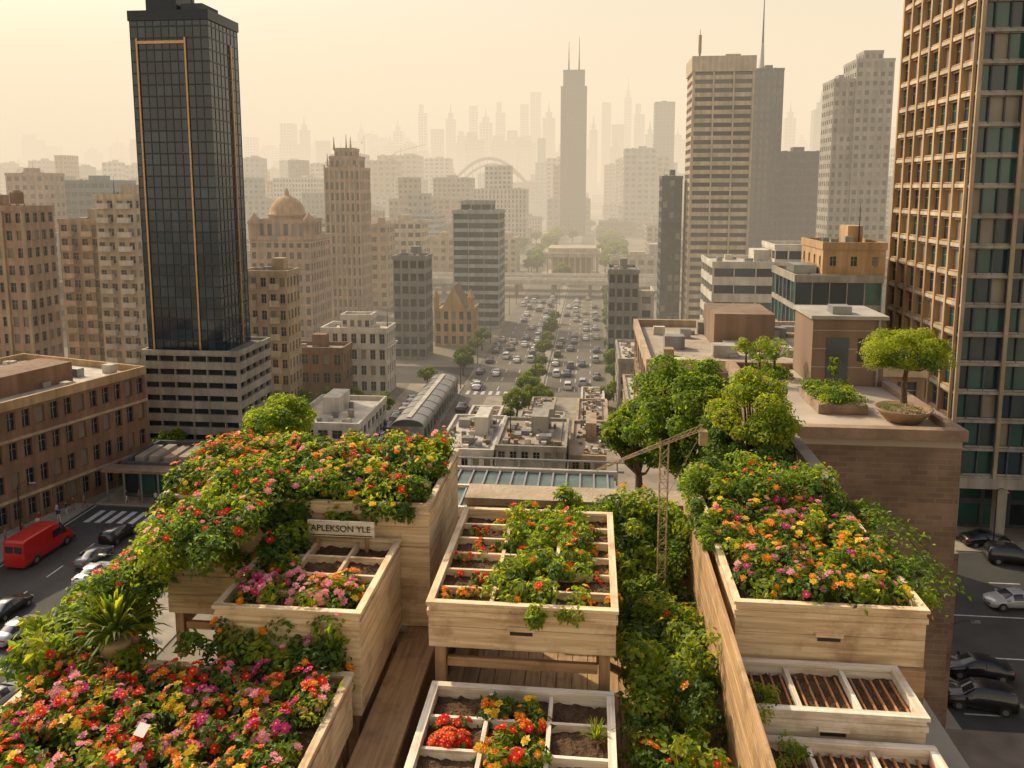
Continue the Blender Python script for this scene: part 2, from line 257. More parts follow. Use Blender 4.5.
b=MB(); block(b,3.8,10.5,178,190,0,21.8,M_grey,bay=1.7,fh=3.,wf=.7,hf=.6,gl=[M_g1,M_gb1]); b.obj('apartment_tower')
b=MB(); block(b,11,14.5,186,196,0,16,M_white); b.obj('apartment_block')
# large right tower
b=MB()
q0=92.4;p0=40.6;p1=86.;dq=21.
for i in range(9):
    x=p0+.6+i*5.2; b.box(x,x+1.1,q0+.2,q0+1.3,0,6.4,M_conc)
b.box(p0+3,p1,q0+4.5,q0+dq,0,6.4,M_dgrey)
facade(b,(p0+3,q0+3.95,0),(1,0,0),p1-p0-3,6.4,14,2,.85,.8,.15,M_dgrey,[M_g1,M_gg])
b.box(p0-.6,p1+.5,q0-.6,q0+dq,6.403,7.6,M_conc)
facade(b,(p0,q0,7.6),(1,0,0),p1-p0,72,28,22,.9,.8,.25,M_dgrey,[M_gg,M_gb2,M_gg,M_gg,M_g3,M_g2],spandrel=M_conc)
facade(b,(p0,q0+dq,7.6),(0,-1,0),dq,72,7,22,.84,.72,.35,M_tan,[M_gg,M_gg,M_g2,M_gb2,M_g3],spandrel=M_brown,mull=True)
for i in range(8):
    y=q0+i*3.0; b.box(p0-.3,p0-.004,y-.22 if i else y,y+.22,7.62,79.6,M_tan)
for j in range(23):
    b.box(p0-.18,p0-.006,q0+.4,q0+dq,7.7+j*72/22-.2,7.7+j*72/22+.25,M_cream); b.box(p0,p1,q0-.35,q0-.006,7.62+j*72/22-.15,7.62+j*72/22+.15,M_conc)
for i in range(9):
    x=p0+i*4.77; b.box(x,x+.4,q0-.6,q0-.352,7.62,79.6,M_beige if i<3 else M_grey)
b.box(p0,p1,q0+.5,q0+dq,79.61,81,M_grey); b.obj('brick_and_glass_tower')
b=MB(); block(b,-24,0,0,36,0,14.6,M_redb,bay=1.9,fh=3.6,wf=.55,hf=.58,rec=.35,roof=M_roofw,parapet=.9,cornice=M_tan,clutter=True,gl=[M_g1,M_g1,M_gb1,M_g3])
for z in (3.6,10.8): b.box(.003,.28,0,36,z-.2,z+.1,M_beige)
for i in range(20): b.box(.003,.2,i*1.895-.18 if i else 0,i*1.895+.18,0,3.3,M_brown)
for i in range(7): b.box(-20+i*2.4,-19+i*2.4,24+(i%3)*3,25.2+(i%3)*3,14.61,15.4,M_metal)
b.obj('brick_lowrise_building',loc=(-72.1,69.5,0),rot=math.radians(-16))
b=MB(); block(b,-60.5,-48,95,104,0,4.2,M_dgrey,gl=[M_g1,M_gg],bay=2,fh=4.2,wf=.9,hf=.75,roof=M_roofd,clutter=False); b.box(-62,-47,92.5,94.8,4.25,4.6,M_brown)
for i in range(7): b.tube([(-61.5+i*2.3,93,0),(-61.5+i*2.3,93,4.25)],.14,M_metal,8)
for i in range(6): b.box(-60+i*2,-58.8+i*2,97,102,4.21,4.9+.15*(i%2),M_roof)
b.obj('shopping_arcade')
b=MB(); block(b,-47.5,-40,93,104,0,5.4,M_conc,roof=M_roofw,bay=2,fh=2.7,wf=.8); b.obj('low_office_building')
b=MB(); block(b,-45,-34,112,128,0,5,M_white,roof=M_roofw,bay=2.4,fh=2.5,wf=.7); b.obj('low_office_building')
b=MB(); prof=[(2.6*math.cos(t),3+1.1*math.sin(t)) for t in np.linspace(0,math.pi,11)]
V=[(-28.5+x,y,z) for y in (120,152) for x,z in prof]; b.add(V,[(i,i+11,i+12,i+1) for i in range(10)],b.m(M_metal),True)
facade(b,(-25.9,120,0),(0,1,0),32,3,13,1,.8,.6,.1,M_grey,[M_g1]); b.add([(-31.1,120,0),(-25.9,120,0),(-25.9,120,3),(-31.1,120,3)],[(0,1,2,3)],b.m(M_grey)); b.add([(-28.5+x,120,z) for x,z in prof],[tuple(range(11))],b.m(M_g2))
facade(b,(-31.1,152,0),(0,-1,0),32,3,13,1,.8,.6,.1,M_grey,[M_g1])
for i in range(9): b.tube([(-28.5+x*1.01,120+i*4,z+.03) for x,z in prof],.07,M_conc,4)
b.box(-28.9,-28.1,121,151,4.12,4.3,M_roofw)
b.obj('market_hall')
for (a,c,q,r,h) in [(-20,-12.5,100,116,6),(-12,-3,99,112,7),(-2.5,3.5,102,118,5),(-11,-4,114,126,4),(-19.5,-14.5,119,130,3.6),(-2,2.8,121,134,4.2),(-10,-6,130,138,3.2),(5,14,98,112,8),(5.5,13,116,132,9),(5,12,140,158,10),(-1.5,2.5,138,147,3)]:
    b=MB(); block(b,a,c,q,r,0,h,random.choice([M_white,M_conc,M_beige,M_pink]),roof=random.choice([M_roofw,M_roof,M_roofw]),bay=1.6,fh=2.6,parapet=.4)
    for i in range(34): x=random.uniform(a+.6,c-1.3); y=random.uniform(q+.6,r-1.5); b.box(x,x+random.uniform(.25,.9),y,y+random.uniform(.25,.9),h+.01+i*.001,h+random.uniform(.2,.8),random.choice([M_metal,M_white,M_roofw,M_rust,M_brown]))
    b.tube([(a+.8,q+1,h+.15),(c-.8,q+1.4,h+.15),(c-.8,r-1,h+.15)],.08,M_metal,5)
    b.obj('shop_building')
b=MB(); block(b,3.9,22,54,71,0,28,M_brown,roof=M_roof,cornice=M_beige,bay=2.4,parapet=.6)
for i in range(30): x=random.uniform(4.6,20); y=random.uniform(55,69); b.box(x,x+random.uniform(.4,1.3),y,y+random.uniform(.4,1.),28.01+i*.001,28+random.uniform(.2,.7),random.choice([M_metal,M_white,M_roofw,M_rust]))
b.obj('office_building')
b=MB(); block(b,14.5,25,78,95,0,22,M_conc,roof=M_roof); b.obj('office_building')
named=[(-130,-20,120,312),(18,100,165,345),(-70,-55,325,350)]
def hit(x,y,w,d):
    for a,c,q,r in named:
        if x<c and x+w>a and y<r and y+d>q: return True
    return False
walls=[M_beige,M_cream,M_pink,M_white,M_brown,M_conc,M_grey,M_tan,M_palegrey]
y=175
while y<700:
    x=-.85*y
    while x<.62*y:
        w=random.uniform(12,24)*(1+y/900); d=random.uniform(10,16)*(1+y/900)
        if not (x+w>-27 and x<5.5 and y<900) and not hit(x,y,w,d) and random.random()<.8:
            h=random.choice([8,11,14,17,22]) if y<450 else random.choice([9,12,16,22,28,40])
            if x>90 or x<-90: h*=1.2
            wl=random.choice(walls); st_=random.choice([(.5,.5),(.6,.55),(.95,.45),(.4,.7)])
            b=MB(); block(b,x,x+w,y,y+d,0,h,wl,bay=random.choice([2.4,3.2,4.]),fh=random.choice([3,3.4,3.8]),wf=st_[0],hf=st_[1],roof=random.choice([M_roof,M_roofw,M_roofd]),clutter=True)
            if random.random()<.4 and w>14: block(b,x+w*.2,x+w*.7,y+d*.25,y+d*.8,h+.01,h*1.3+3,wl,bay=3,clutter=False)
            b.obj('city_building')
        x+=w+random.uniform(3,9)
    y+=random.uniform(26,34)*(1+y/700)
b=MB()
for i in range(1000):
    y=random.uniform(720,3000)if i>260 else random.uniform(720,1300); x=random.uniform(-.85,.62)*y
    if -34<x<12 and y<1500: continue
    if -.2*y<x<-.06*y and y<1100: continue
    w=random.uniform(16,45); h=random.choice([10,14,20,28,40,60])*(1+.3*random.random())
    block(b,x,x+w,y,y+w*.8,0,h,random.choice(walls),bay=6,fh=5,wf=.6,rec=.4,parapet=0,clutter=y<1300)
b.obj('distant_city_blocks')
b=MB()
def sky(px,top,wpx,q):
    k=(px-512)/800; t=(k*.995-.0993)/(.995+.0993*k); w=wpx/800*q; h=40+(190-top)*.00121*q
    x=t*q; dg=w*.8; wm=random.choice([M_bluegrey,M_dgrey,M_grey,M_conc])
    facade(b,(x,q,0),(1,0,0),w,h,max(2,w/9),h/9,.6,.6,.5,wm,[M_gb1])
    b.box(x+.1,x+w-.1,q+.6,q+dg,0,h-.1,wm)
    s=random.random()
    if s<.3: b.box(x+w*.25,x+w*.75,q+2,q+dg*.7,h,h+.07*h,wm); mast(b,x+w*.5,q+dg*.3,h*1.07,h*.12,1.5)
    elif s<.6: b.box(x+w*.1,x+w*.6,q+2,q+dg*.7,h,h+random.uniform(.03,.12)*h,wm)
far=[(248,135,12,2600),(262,150,10,3000),(284,121,14,2400),(303,128,9,2300),(318,146,14,2900),(340,158,12,2500),(372,150,10,2600),(395,130,9,2700),(405,143,12,2300),(420,112,8,2700),(432,128,12,2400),(447,118,9,2600),(458,135,10,2300),(470,105,8,2800),(480,122,12,2500),(496,112,9,2600),(507,130,10,2200),(520,104,8,2800),(530,92,10,2900),(542,118,12,2300),(600,103,9,2500),(610,125,12,2200),(622,98,7,2900),(632,115,10,2300),(643,135,9,1900),(655,120,8,2600),(668,140,14,2300),(715,140,12,2300),(780,120,10,2300),(808,112,14,1500),(212,150,20,2400),(190,155,12,2700),(60,160,12,2600),(90,150,14,2700),(25,165,20,2400),(5,170,14,2600),(120,160,10,2400),(537,138,8,1400),(496,182,12,900),(470,172,14,1800),(350,140,9,2800),(360,132,7,3000),(412,150,16,2000),(515,140,16,2000),(588,130,8,2200)]
for t in far: sky(*t)
for i in range(240): sky(random.uniform(0,900),random.triangular(128,186,176),random.randint(6,20),random.uniform(1800,3800))
b.obj('distant_skyline')
b=MB(); pts=[(-215+t*150,1090,18+64*math.sin(math.pi*t)) for t in np.linspace(0,1,30)]; b.tube(pts,2.4,M_grey,6); b.tube([(p[0],1130,p[2]*.92) for p in pts],2.,M_grey,6)
for p in pts[2:-2:2]: b.tube([p,(p[0],1110,18)],.4,M_grey,4)
b.lathe(-140,1130,[(75,0),(75,14),(66,20),(34,26),(1,28)],M_conc,30); b.obj('arched_stadium')
for (x,y,h,yaw) in [(-240,1000,85,.5),(-330,1150,110,-.9)]:
    b=MB(); b.tube([(0,0,0),(0,0,h)],.6,M_rust,4); b.tube([(-10,0,h),(32,0,h+12)],.4,M_rust,4); b.tube([(0,0,h),(0,0,h+7)],.4,M_rust,4); b.tube([(0,0,h+7),(25,0,h+9.5)],.15,M_rust,4); b.tube([(0,0,h+7),(-9,0,h)],.15,M_rust,4); b.box(-10,-7,-1,1,h-3.5,h-.6,M_conc)
    b.obj('tower_crane',loc=(x,y,0),rot=yaw)
# ------------------------------------------------------------------ ground, roads
M_ground=mat_wall('ground',(.25,.21,.165),.35,.03,.95,.1,0,2.); M_asph=mat_wall('asphalt',(.068,.064,.058),.35,.25,.85,.1,.0,14.); M_pave=mat_wall('pavement',(.36,.31,.25),.3,.4,.9,.1,.0,8.)
M_aven=mat_wall('avenue_asphalt',(.17,.145,.12),.35,.12,.85,.1,.0,14.)
b=MB(); R=14000
b.add([(-R,-R,0),(R,-R,0),(R,R,0),(-R,R,0)],[(0,1,2,3)],b.m(M_ground)); b.obj('ground',loc=(0,0,0))
def sheet(name,rects,z,mat):
    b=MB()
    for i,(x0,x1,y0,y1) in enumerate(rects): b.add([(x0,y0,z),(x1,y0,z),(x1,y1,z),(x0,y1,z)],[(0,1,2,3)],b.m(mat))
    return b.obj(name,loc=(0,0,0))
sheet('road',[(-63,-42,20,92),(28,110,20,89),(-42,28,72,89)],.012,M_asph)
sheet('avenue',[(-25.5,3.5,152,335),(-25.5,-20.5,92,152)],.012,M_aven)
sheet('road',[(-300,300,337,341.9),(-8,2,376,700),(-200,-26,160,176),(-75,-64,176,700),(100,116,90,800)],.010,M_asph)
b=MB()
for x0,x1,y0,y1 in [(-69,-63.1,40,92.3),(-41.9,-37,20,71.9),(22,27.9,20,71.8),(28,95,89.2,92.2),(-11.8,-9.6,152,335),(-37,-25.7,100,159.5),(-62.9,-38,92.4,99.9),(-19.9,3.4,95,151)]:
    b.box(x0,x1,y0,y1,-.1,.13,M_pave)
b.obj('pavement',loc=(0,0,0))
mk=[]
for p in (-56.,-49.):
    for i in range(12): mk.append((p-.08,p+.08,24+i*5.5,26.6+i*5.5))
for p in (-21.8,-18.6,-15.6,-6.2,-3.1,0):
    for i in range(17): mk.append((p-.09,p+.09,156+i*8,159+i*8))
mk+= [(-62.6,-62.45,20,92),(-42.6,-42.45,20,92),(-12.3,-12.2,152,330),(-9.2,-9.1,152,330)]
for q in (60.,68.,82.):
    for i in range(14): mk.append((29+i*6,32+i*6,q-.08,q+.08))
for i in range(7): mk.append((-61+i*1.4,-60.3+i*1.4,87,90.6))
for i in range(8): mk.append((-24.5+i*1.5,-23.8+i*1.5,152.2,155))
mk.append((28.2,100,75.,75.15))
sheet('road_markings',mk,.02,M_paint)
# ------------------------------------------------------------------ cars
M_tire=mat_plain('tyre',(.02,.02,.02),.85); M_cglass=mat_plain('car_glass',(.02,.025,.03),.06,0,.2,1,.8); M_lens=mat_plain('headlamp',(.7,.7,.68),.15); M_tail=mat_plain('tail_lamp',(.4,.01,.01),.2); M_chrome=mat_plain('wheel_rim',(.45,.45,.45),.3,.8)
def carpaint(n,c): return mat_plain('car_paint_'+n,c,.28,.15,.06,3,.5,.8)
SED=[(-2.33,.50,.54,.66,.5),(-2.27,.74,.80,.79,.62),(-2.18,.88,.96,.84,.68),(-1.75,.93,1.04,.88,.72),(-1.45,.94,1.09,.89,.70),(-.85,.95,1.39,.91,.60),(-.25,.95,1.45,.91,.62),(.25,.94,1.43,.91,.61),(.5,.94,1.37,.91,.62),(1.15,.91,1.03,.90,.70),(1.35,.87,.97,.90,.72),(1.85,.80,.88,.87,.70),(2.15,.70,.76,.80,.6),(2.3,.48,.52,.68,.5)]
VAN=[(-3.1,1.05,1.1,.93,.85),(-3.04,1.25,2.25,.98,.9),(-2.9,1.25,2.4,1.0,.93),(-1.2,1.25,2.42,1.,.93),(.2,1.25,2.42,1.,.93),(1.1,1.25,2.38,1.,.91),(1.35,1.22,2.26,1.,.88),(2.15,1.15,1.34,.98,.84),(2.45,1.05,1.16,.96,.8),(2.85,.85,.92,.9,.7),(2.98,.5,.55,.8,.6)]
SUV=[(-2.3,.6,.65,.8,.7),(-2.25,1.0,1.1,.9,.75),(-2.05,1.02,1.58,.93,.68),(-1.4,1.02,1.68,.94,.70),(-.4,1.02,1.71,.94,.70),(.3,1.01,1.66,.94,.70),(.5,1.0,1.58,.94,.7),(1.1,.98,1.12,.93,.76),(1.3,.96,1.06,.93,.76),(1.9,.9,.97,.9,.74),(2.2,.75,.8,.84,.65),(2.3,.5,.55,.75,.55)]
def carmesh(name,st,paint,kind='sedan'):
    b=MB(); n=len(st); V=[]
    for x,zb,zt,wb,wt in st:
        zs=.24
        half=[(wb*.86,zs),(wb,zs+.16),(wb*1.01,(zs+zb)/2+.05),(wb*.98,zb),(wt,zt-.03),(wt*.8,zt+.01),(0,zt+.03)]
        sec=half+[(-w,z) for w,z in half[-2::-1]]
        V+=[(x,w,z) for w,z in sec]
    K=13; F=[];MI=[]; P=b.m(paint);G=b.m(M_cglass)
    for i in range(n-1):
        hi0=st[i][2]-st[i][1]; hi1=st[i+1][2]-st[i+1][1]
        for j in range(K-1):
            F.append((i*K+j,(i+1)*K+j,(i+1)*K+j+1,i*K+j+1))
            m=P
            side=j in(3,8); top=j in(4,5,6,7)
            if side and (hi0>.13 and hi1>.13 and (hi0>.28 or hi1>.28)): m=G
            if top and abs(st[i+1][2]-st[i][2])>.17 and max(hi0,hi1)>.3 and min(hi0,hi1)>.05: m=G
            if kind=='van' and i in(0,1,2,3,4) : m=P
            MI.append(m)
    b.add(V,F,MI,kind!='van')
    b.add([V[i] for i in range(K)],[tuple(range(K))],P); b.add([V[(n-1)*K+i] for i in range(K)],[tuple(range(K))[::-1]],P)
    wbm=max(s[3] for s in st)
    if kind!='van':
        zt=st[6][2]-.03
        for s in(-1,1):
            b.tube([(-.35,s*(wbm*.985),.95),(-.35,s*(st[6][4]+.012),zt)],.035,paint,4)
    L=st[-1][0]; ax=L*.62; r=.33 if kind!='van' else .36; w=wbm
    for X in(-ax,ax):
        for s in(-1,1):
            b.tube([(X,s*(w-.24),r+.01),(X,s*(w+.012),r+.01)],r+.055,M_dmetal,18,False)
            b.tube([(X,s*(w-.2),r),(X,s*(w+.03),r)],r,M_tire,18,False); b.tube([(X,s*(w+.0),r),(X,s*(w+.038),r)],r*.62,M_chrome,10,False)
    wf=st[-2][3]; 
    for s in(-1,1):
        b.box(L-.2,L-.07,min(s*wf*.55,s*wf*.98),max(s*wf*.55,s*wf*.98),.58,.70,M_lens)
        b.box(st[0][0]+.02,st[0][0]+.14,min(s*wf*.5,s*wf*1.0),max(s*wf*.5,s*wf*1.0),.70,.84,M_tail)
        cx=1.0 if kind!='van' else 1.85; b.box(cx-.08,cx+.06,min(s*w,s*(w+.2)),max(s*w,s*(w+.2)),.93 if kind!='van' else 1.3,1.07 if kind!='van' else 1.55,paint)
    b.box(L-.05,L+.02,-.45,.45,.36,.52,M_dmetal); b.box(L-.1,L+.025,-.26,.26,.42,.5,M_lens)
    if kind=='van':
        b.box(-3.08,3.0,-.97,.97,.2,.42,M_dmetal)
        for s in(-1,1): b.box(.25,1.05,-1.006 if s<0 else .9,-.9 if s<0 else 1.006,1.3,1.95,M_cglass); b.box(-2.9,.1,min(s*1.0,s*1.02),max(s*1.0,s*1.02),.98,1.02,M_dmetal)
        b.box(-3.085,-3.03,-.75,-.05,1.4,1.95,M_cglass); b.box(-3.085,-3.03,.05,.75,1.4,1.95,M_cglass)
    o=b.obj(name); me=o.data; D.objects.remove(o); 
    return me
cols={'black':(.015,.015,.018),'white':(.75,.75,.74),'silver':(.42,.43,.44),'grey':(.12,.125,.13),'red':(.5,.015,.012),'blue':(.03,.06,.16),'beige':(.4,.35,.28)}
CP={k:carpaint(k,v) for k,v in cols.items()}
SM={k:carmesh('sedan_'+k,SED,CP[k]) for k in cols}; UM={k:carmesh('suv_'+k,SUV,CP[k],'suv') for k in ('black','white','silver','grey')}
VMs=carmesh('van_red',VAN,CP['red'],'van')
def car(p,q,yaw,c='white',kind='s',sc=1.):
    me={'s':SM,'u':UM}[kind].get(c) or SM[c]
    return inst('car',me,(p,q,.018),math.radians(yaw),sc)
inst('delivery_van',VMs,(-60.2,78.5,.018),math.radians(88),1.3)
for p,q,c,k in [(-53.4,77.5,'grey','s'),(-53.9,83,'black','u'),(-51.0,73.8,'white','s'),(-51.2,63,'silver','s'),(-46,61.5,'white','s'),(-54.8,66.5,'black','s'),(-45.8,53.5,'silver','s'),(-50.5,56,'grey','u'),(-57.5,60,'white','u'),(-45.8,80,'white','s')]: car(p,q,84+random.uniform(-3,3),c,k)
for X,Y,c,k,yw in [(54.2,91.3,'black','s',4),(54,82,'black','u',-8),(48.5,72.8,'silver','s',185),(38.6,61.8,'black','s',174),(36.4,57.8,'black','u',170)]:
    car(.995*X-.0993*Y,.0993*X+.995*Y-(5 if Y>91 else 0),yw,c,k,1.12)
ck=list(cols); 
for lane in (-23.6,-20.2,-17.1,-14.2,-7.6,-4.7,-1.5,1.6):
    q=157+random.uniform(0,6)
    while q<296:
        if random.random()<.58: car(lane+random.uniform(-.4,.4),q,90+random.uniform(-3,3),random.choice(['white','silver','grey','black','white','beige','black','blue']), random.choice('ssu'),.88)
        q+=random.uniform(5.5,12)
for i in range(9):
    if random.random()<.7: car(-23+random.uniform(-1.2,1.2),100+i*8.2,90,random.choice(ck))
for x in range(8):
    car(-33.5+random.uniform(-.2,.2),104+x*5.9,90.0+random.uniform(-3,3),random.choice(ck))
for i in range(20):
    car(-190+i*19+random.uniform(0,8),random.choice([338.4,340.6]),random.choice([.1,180]),random.choice(ck))
# ------------------------------------------------------------------ foliage
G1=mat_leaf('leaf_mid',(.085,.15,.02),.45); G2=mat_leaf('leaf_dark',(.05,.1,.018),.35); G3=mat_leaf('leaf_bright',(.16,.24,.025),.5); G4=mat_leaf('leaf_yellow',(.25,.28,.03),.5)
M_bark=mat_wall('bark',(.12,.08,.05),.4,3.,.9,.6,.3,20.)
def petal(n,c): return mat_leaf('petal_'+n,c,.3)
PT={'red':petal('red',(.75,.02,.012)),'orange':petal('orange',(.88,.22,.01)),'coral':petal('coral',(.82,.12,.04)),'pink':petal('pink',(.82,.26,.42)),'magenta':petal('magenta',(.66,.03,.26)),'yellow':petal('yellow',(.88,.55,.03)),'white':petal('white',(.75,.7,.65)),'purple':petal('purple',(.3,.08,.35))}
def unit(v): return v/(np.linalg.norm(v,axis=1,keepdims=True)+1e-9)
def leaves(mb,P,Nn,Sz,mats,asp=.3,droop=.15,spread=.55):
    K=len(P); Nn=unit(Nn+rng.normal(0,spread,(K,3))); T=unit(np.cross(Nn,rng.normal(0,1,(K,3)))); B=np.cross(Nn,T); S_=Sz[:,None]
    v=np.stack([P,P+T*S_*.45+B*S_*asp+Nn*S_*.08,P+T*S_-Nn*S_*droop,P+T*S_*.45-B*S_*asp+Nn*S_*.08],1).reshape(-1,3)
    base=(np.arange(K)*4)[:,None,None]; F=(base+A([[0,1,2],[0,2,3]])[None]).reshape(-1,3)
    mi=A([mb.m(m) for m in mats])[rng.integers(0,len(mats),K)]
    mb.add(v,F,np.repeat(mi,2))
def clump(mb,c,r,n,size,mats,up=.4,**k):
    c=A(c,float); r=A(r,float)*np.ones(3); d=unit(rng.normal(0,1,(n,3))+A([0,0,up])); rad=rng.uniform(.55,1.0,(n,1))**.6
    out=rng.random((n,1))<.14; rad=np.where(out,rad*rng.uniform(1.05,1.45,(n,1)),rad)
    P=c+d*r*rad; leaves(mb,P,d+A([0,0,.5]),rng.uniform(.5,1.35,n)*size,mats,**k)
def flower(mb,c,n,r,mat,cm,double=True):
    c=A(c,float); n=A(n,float); n/=np.linalg.norm(n); t=np.cross(n,rng.normal(0,1,3)); t/=np.linalg.norm(t); b=np.cross(n,t)
    V=[];F=[]
    for (rr,lift,k,off) in ((1.,.1,7,0),(.62,.32,6,.4)) if double else ((1.,.15,6,0),):
        for i in range(k):
            th=i/k*2*math.pi+off; h=.42; j=random.uniform(.85,1.1)
            d0=math.cos(th)*t+math.sin(th)*b; d1=math.cos(th-h)*t+math.sin(th-h)*b; d2=math.cos(th+h)*t+math.sin(th+h)*b
            z=len(V); V+=[c+n*r*.05,c+d1*r*rr*.72*j+n*r*lift,c+d0*r*rr*j+n*r*lift*.9,c+d2*r*rr*.72*j+n*r*lift]; F.append((z,z+1,z+2,z+3))
    mb.add(V,F,mb.m(mat))
    V=[c+n*r*.36]+[c+n*r*.28+(math.cos(a)*t+math.sin(a)*b)*r*.2 for a in np.arange(5)/5*2*math.pi]
    mb.add(V,[(0,i+1,(i+1)%5+1) for i in range(5)],mb.m(cm))
def bed(mb,x0,x1,y0,y1,z0,ht,dens=45,fl=22,pal=None,leaf=.05,mats=(G1,G2,G3,G1),r=(.09,.17),nl=110,zf=None,frad=(.024,.046)):
    Aa=(x1-x0)*(y1-y0); n=int(Aa*dens)
    for i in range(n):
        x=random.uniform(x0,x1);y=random.uniform(y0,y1); base=zf(x,y) if zf else z0
        rr=random.uniform(*r); z=base+random.uniform(.15,1.)*ht
        mm=list(mats); 
        if random.random()<.38: mm=[G3,G4,G3]
        elif random.random()<.35: mm=[G2,G1,G2]
        clump(mb,(x,y,z),(rr,rr,rr*.85),nl,leaf*random.uniform(.8,1.2),mm)
        if pal:
            col=random.choice(pal); col2=random.choice(pal)
            for j in range(np.random.poisson(fl/ dens*4)):
                d=A([random.gauss(0,.6),random.gauss(0,.6)-.15,abs(random.gauss(.7,.4))]); d/=np.linalg.norm(d)
                c=col if random.random()<.75 else col2
                flower(mb,A([x,y,z])+d*rr*random.uniform(.95,1.18),d+A([0,-.15,.5]),random.uniform(*frad),PT[c],PT['yellow'] if c!='yellow' else PT['orange'])
np.random.seed(3)
ALLP=['red','orange','pink','magenta','yellow','coral','red','orange','pink']
def tree(name,loc,h,cr,leaf,ncl,nl,mats,trunk=.4,squash=.8,cl=.35,seedv=0,hi=(G3,G4)):
    random.seed(seedv+11); b=MB(); tr=min(h*.035,cr*.12)
    pts=[(0,0,0),(random.uniform(-.02,.02)*h,0,h*trunk*.5),(random.uniform(-.02,.02)*h,random.uniform(-.02,.02)*h,h*trunk)]
    b.tube(pts,[tr*1.3,tr,tr*.75],M_bark,8)
    cc=A([0,0,h-cr*squash])
    for i in range(ncl):
        d=A([random.gauss(0,1),random.gauss(0,1),random.gauss(.15,.9)]); d/=np.linalg.norm(d); rad=random.uniform(.45,1.)**.5*cr*(1-cl*.6)
        c=cc+d*A([rad,rad,rad*squash])*random.uniform(.82,1.16)
        if i%2==0:
            mid=(A(pts[-1])*.5+c*.5)+A([0,0,-.04*h]); b.tube([pts[-1],mid,c],[tr*.5,tr*.3,tr*.08],M_bark,5)
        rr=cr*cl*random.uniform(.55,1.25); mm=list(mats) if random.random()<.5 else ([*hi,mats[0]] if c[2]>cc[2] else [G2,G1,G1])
        clump(b,c,(rr,rr,rr*.75),nl,leaf,mm)
    o=b.obj(name,loc=(0,0,0)); o.location=loc; return o
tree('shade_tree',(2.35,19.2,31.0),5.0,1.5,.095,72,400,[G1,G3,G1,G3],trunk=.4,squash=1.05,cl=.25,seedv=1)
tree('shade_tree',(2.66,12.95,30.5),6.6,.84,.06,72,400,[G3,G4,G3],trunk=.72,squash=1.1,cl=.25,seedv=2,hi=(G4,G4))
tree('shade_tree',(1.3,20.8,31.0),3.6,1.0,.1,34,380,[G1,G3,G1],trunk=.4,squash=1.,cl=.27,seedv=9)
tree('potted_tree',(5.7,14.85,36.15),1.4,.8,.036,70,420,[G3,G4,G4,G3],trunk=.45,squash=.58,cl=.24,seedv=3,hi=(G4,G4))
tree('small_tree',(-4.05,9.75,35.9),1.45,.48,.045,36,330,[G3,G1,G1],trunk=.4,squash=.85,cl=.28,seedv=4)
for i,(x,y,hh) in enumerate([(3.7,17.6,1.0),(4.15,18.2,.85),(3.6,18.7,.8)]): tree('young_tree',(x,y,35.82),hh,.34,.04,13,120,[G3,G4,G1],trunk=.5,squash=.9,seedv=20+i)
st=[]
for i in range(4):
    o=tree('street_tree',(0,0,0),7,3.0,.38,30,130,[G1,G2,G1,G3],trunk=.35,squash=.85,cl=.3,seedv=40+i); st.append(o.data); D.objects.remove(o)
random.seed(99)
TL=[(-47,136),(-45,133),(-51,135),(-28.3,180),(-29,176),(-27.5,168),(-12.5,134),(-14,131),(-11,142),(-9,146),(-10.5,151),(4.6,172),(4.9,176),(4.5,150),(-37.5,108),(-36,106),(-43,139),(-56,138),(-61,108),(-52,108),(14,160),(16,164),(5,165),(-12,148),(-8,143),(-28,190),(-27,195),(3,145),(-36,132),(-33,157),(-58,128),(-55,126)]
for q in range(160,250,13): TL.append((-10.7+random.uniform(-.3,.3),q))
for q in range(180,335,11): TL+= [(5.2+random.uniform(-.3,1),q)]
for p,q in TL: inst('street_tree',random.choice(st),(p,q,0.1),random.uniform(0,6),random.uniform(.5,.85))
for q in np.arange(380,760,12):
    for p in (-30,-26,8,13,18): inst('street_tree',random.choice(st),(p+random.uniform(-2,2),q+random.uniform(-3,3),0),random.uniform(0,6),random.uniform(.9,1.5))
for i in range(90):
    q=random.uniform(300,1100); inst('street_tree',random.choice(st),(random.uniform(-.4,.3)*q,q,0),random.uniform(0,6),random.uniform(1.,1.7))
lb=MB(); lb.tube([(0,0,0),(0,0,7)],[.1,.06],M_dmetal,6); lb.tube([(0,0,7),(.9,0,7.5),(1.8,0,7.5)],.045,M_dmetal,6); lb.box(1.5,2.2,-.13,.13,7.38,7.5,M_metal); lo=lb.obj('street_lamp',loc=(0,0,0)); lm=lo.data; D.objects.remove(lo)
for q in (48,64,80): inst('street_lamp',lm,(-63.6,q,.13)); inst('street_lamp',lm,(-41.4,q,.13),math.pi); inst('street_lamp',lm,(27.4,q-4,.13))
for q in range(156,296,24): inst('street_lamp',lm,(-10.9,q,.13)); inst('street_lamp',lm,(-26,q,.13))
for p in (45,60,75): inst('street_lamp',lm,(p,89.8,.13),-math.pi/2)
M_skin=mat_plain('skin',(.45,.27,.19),.6); 
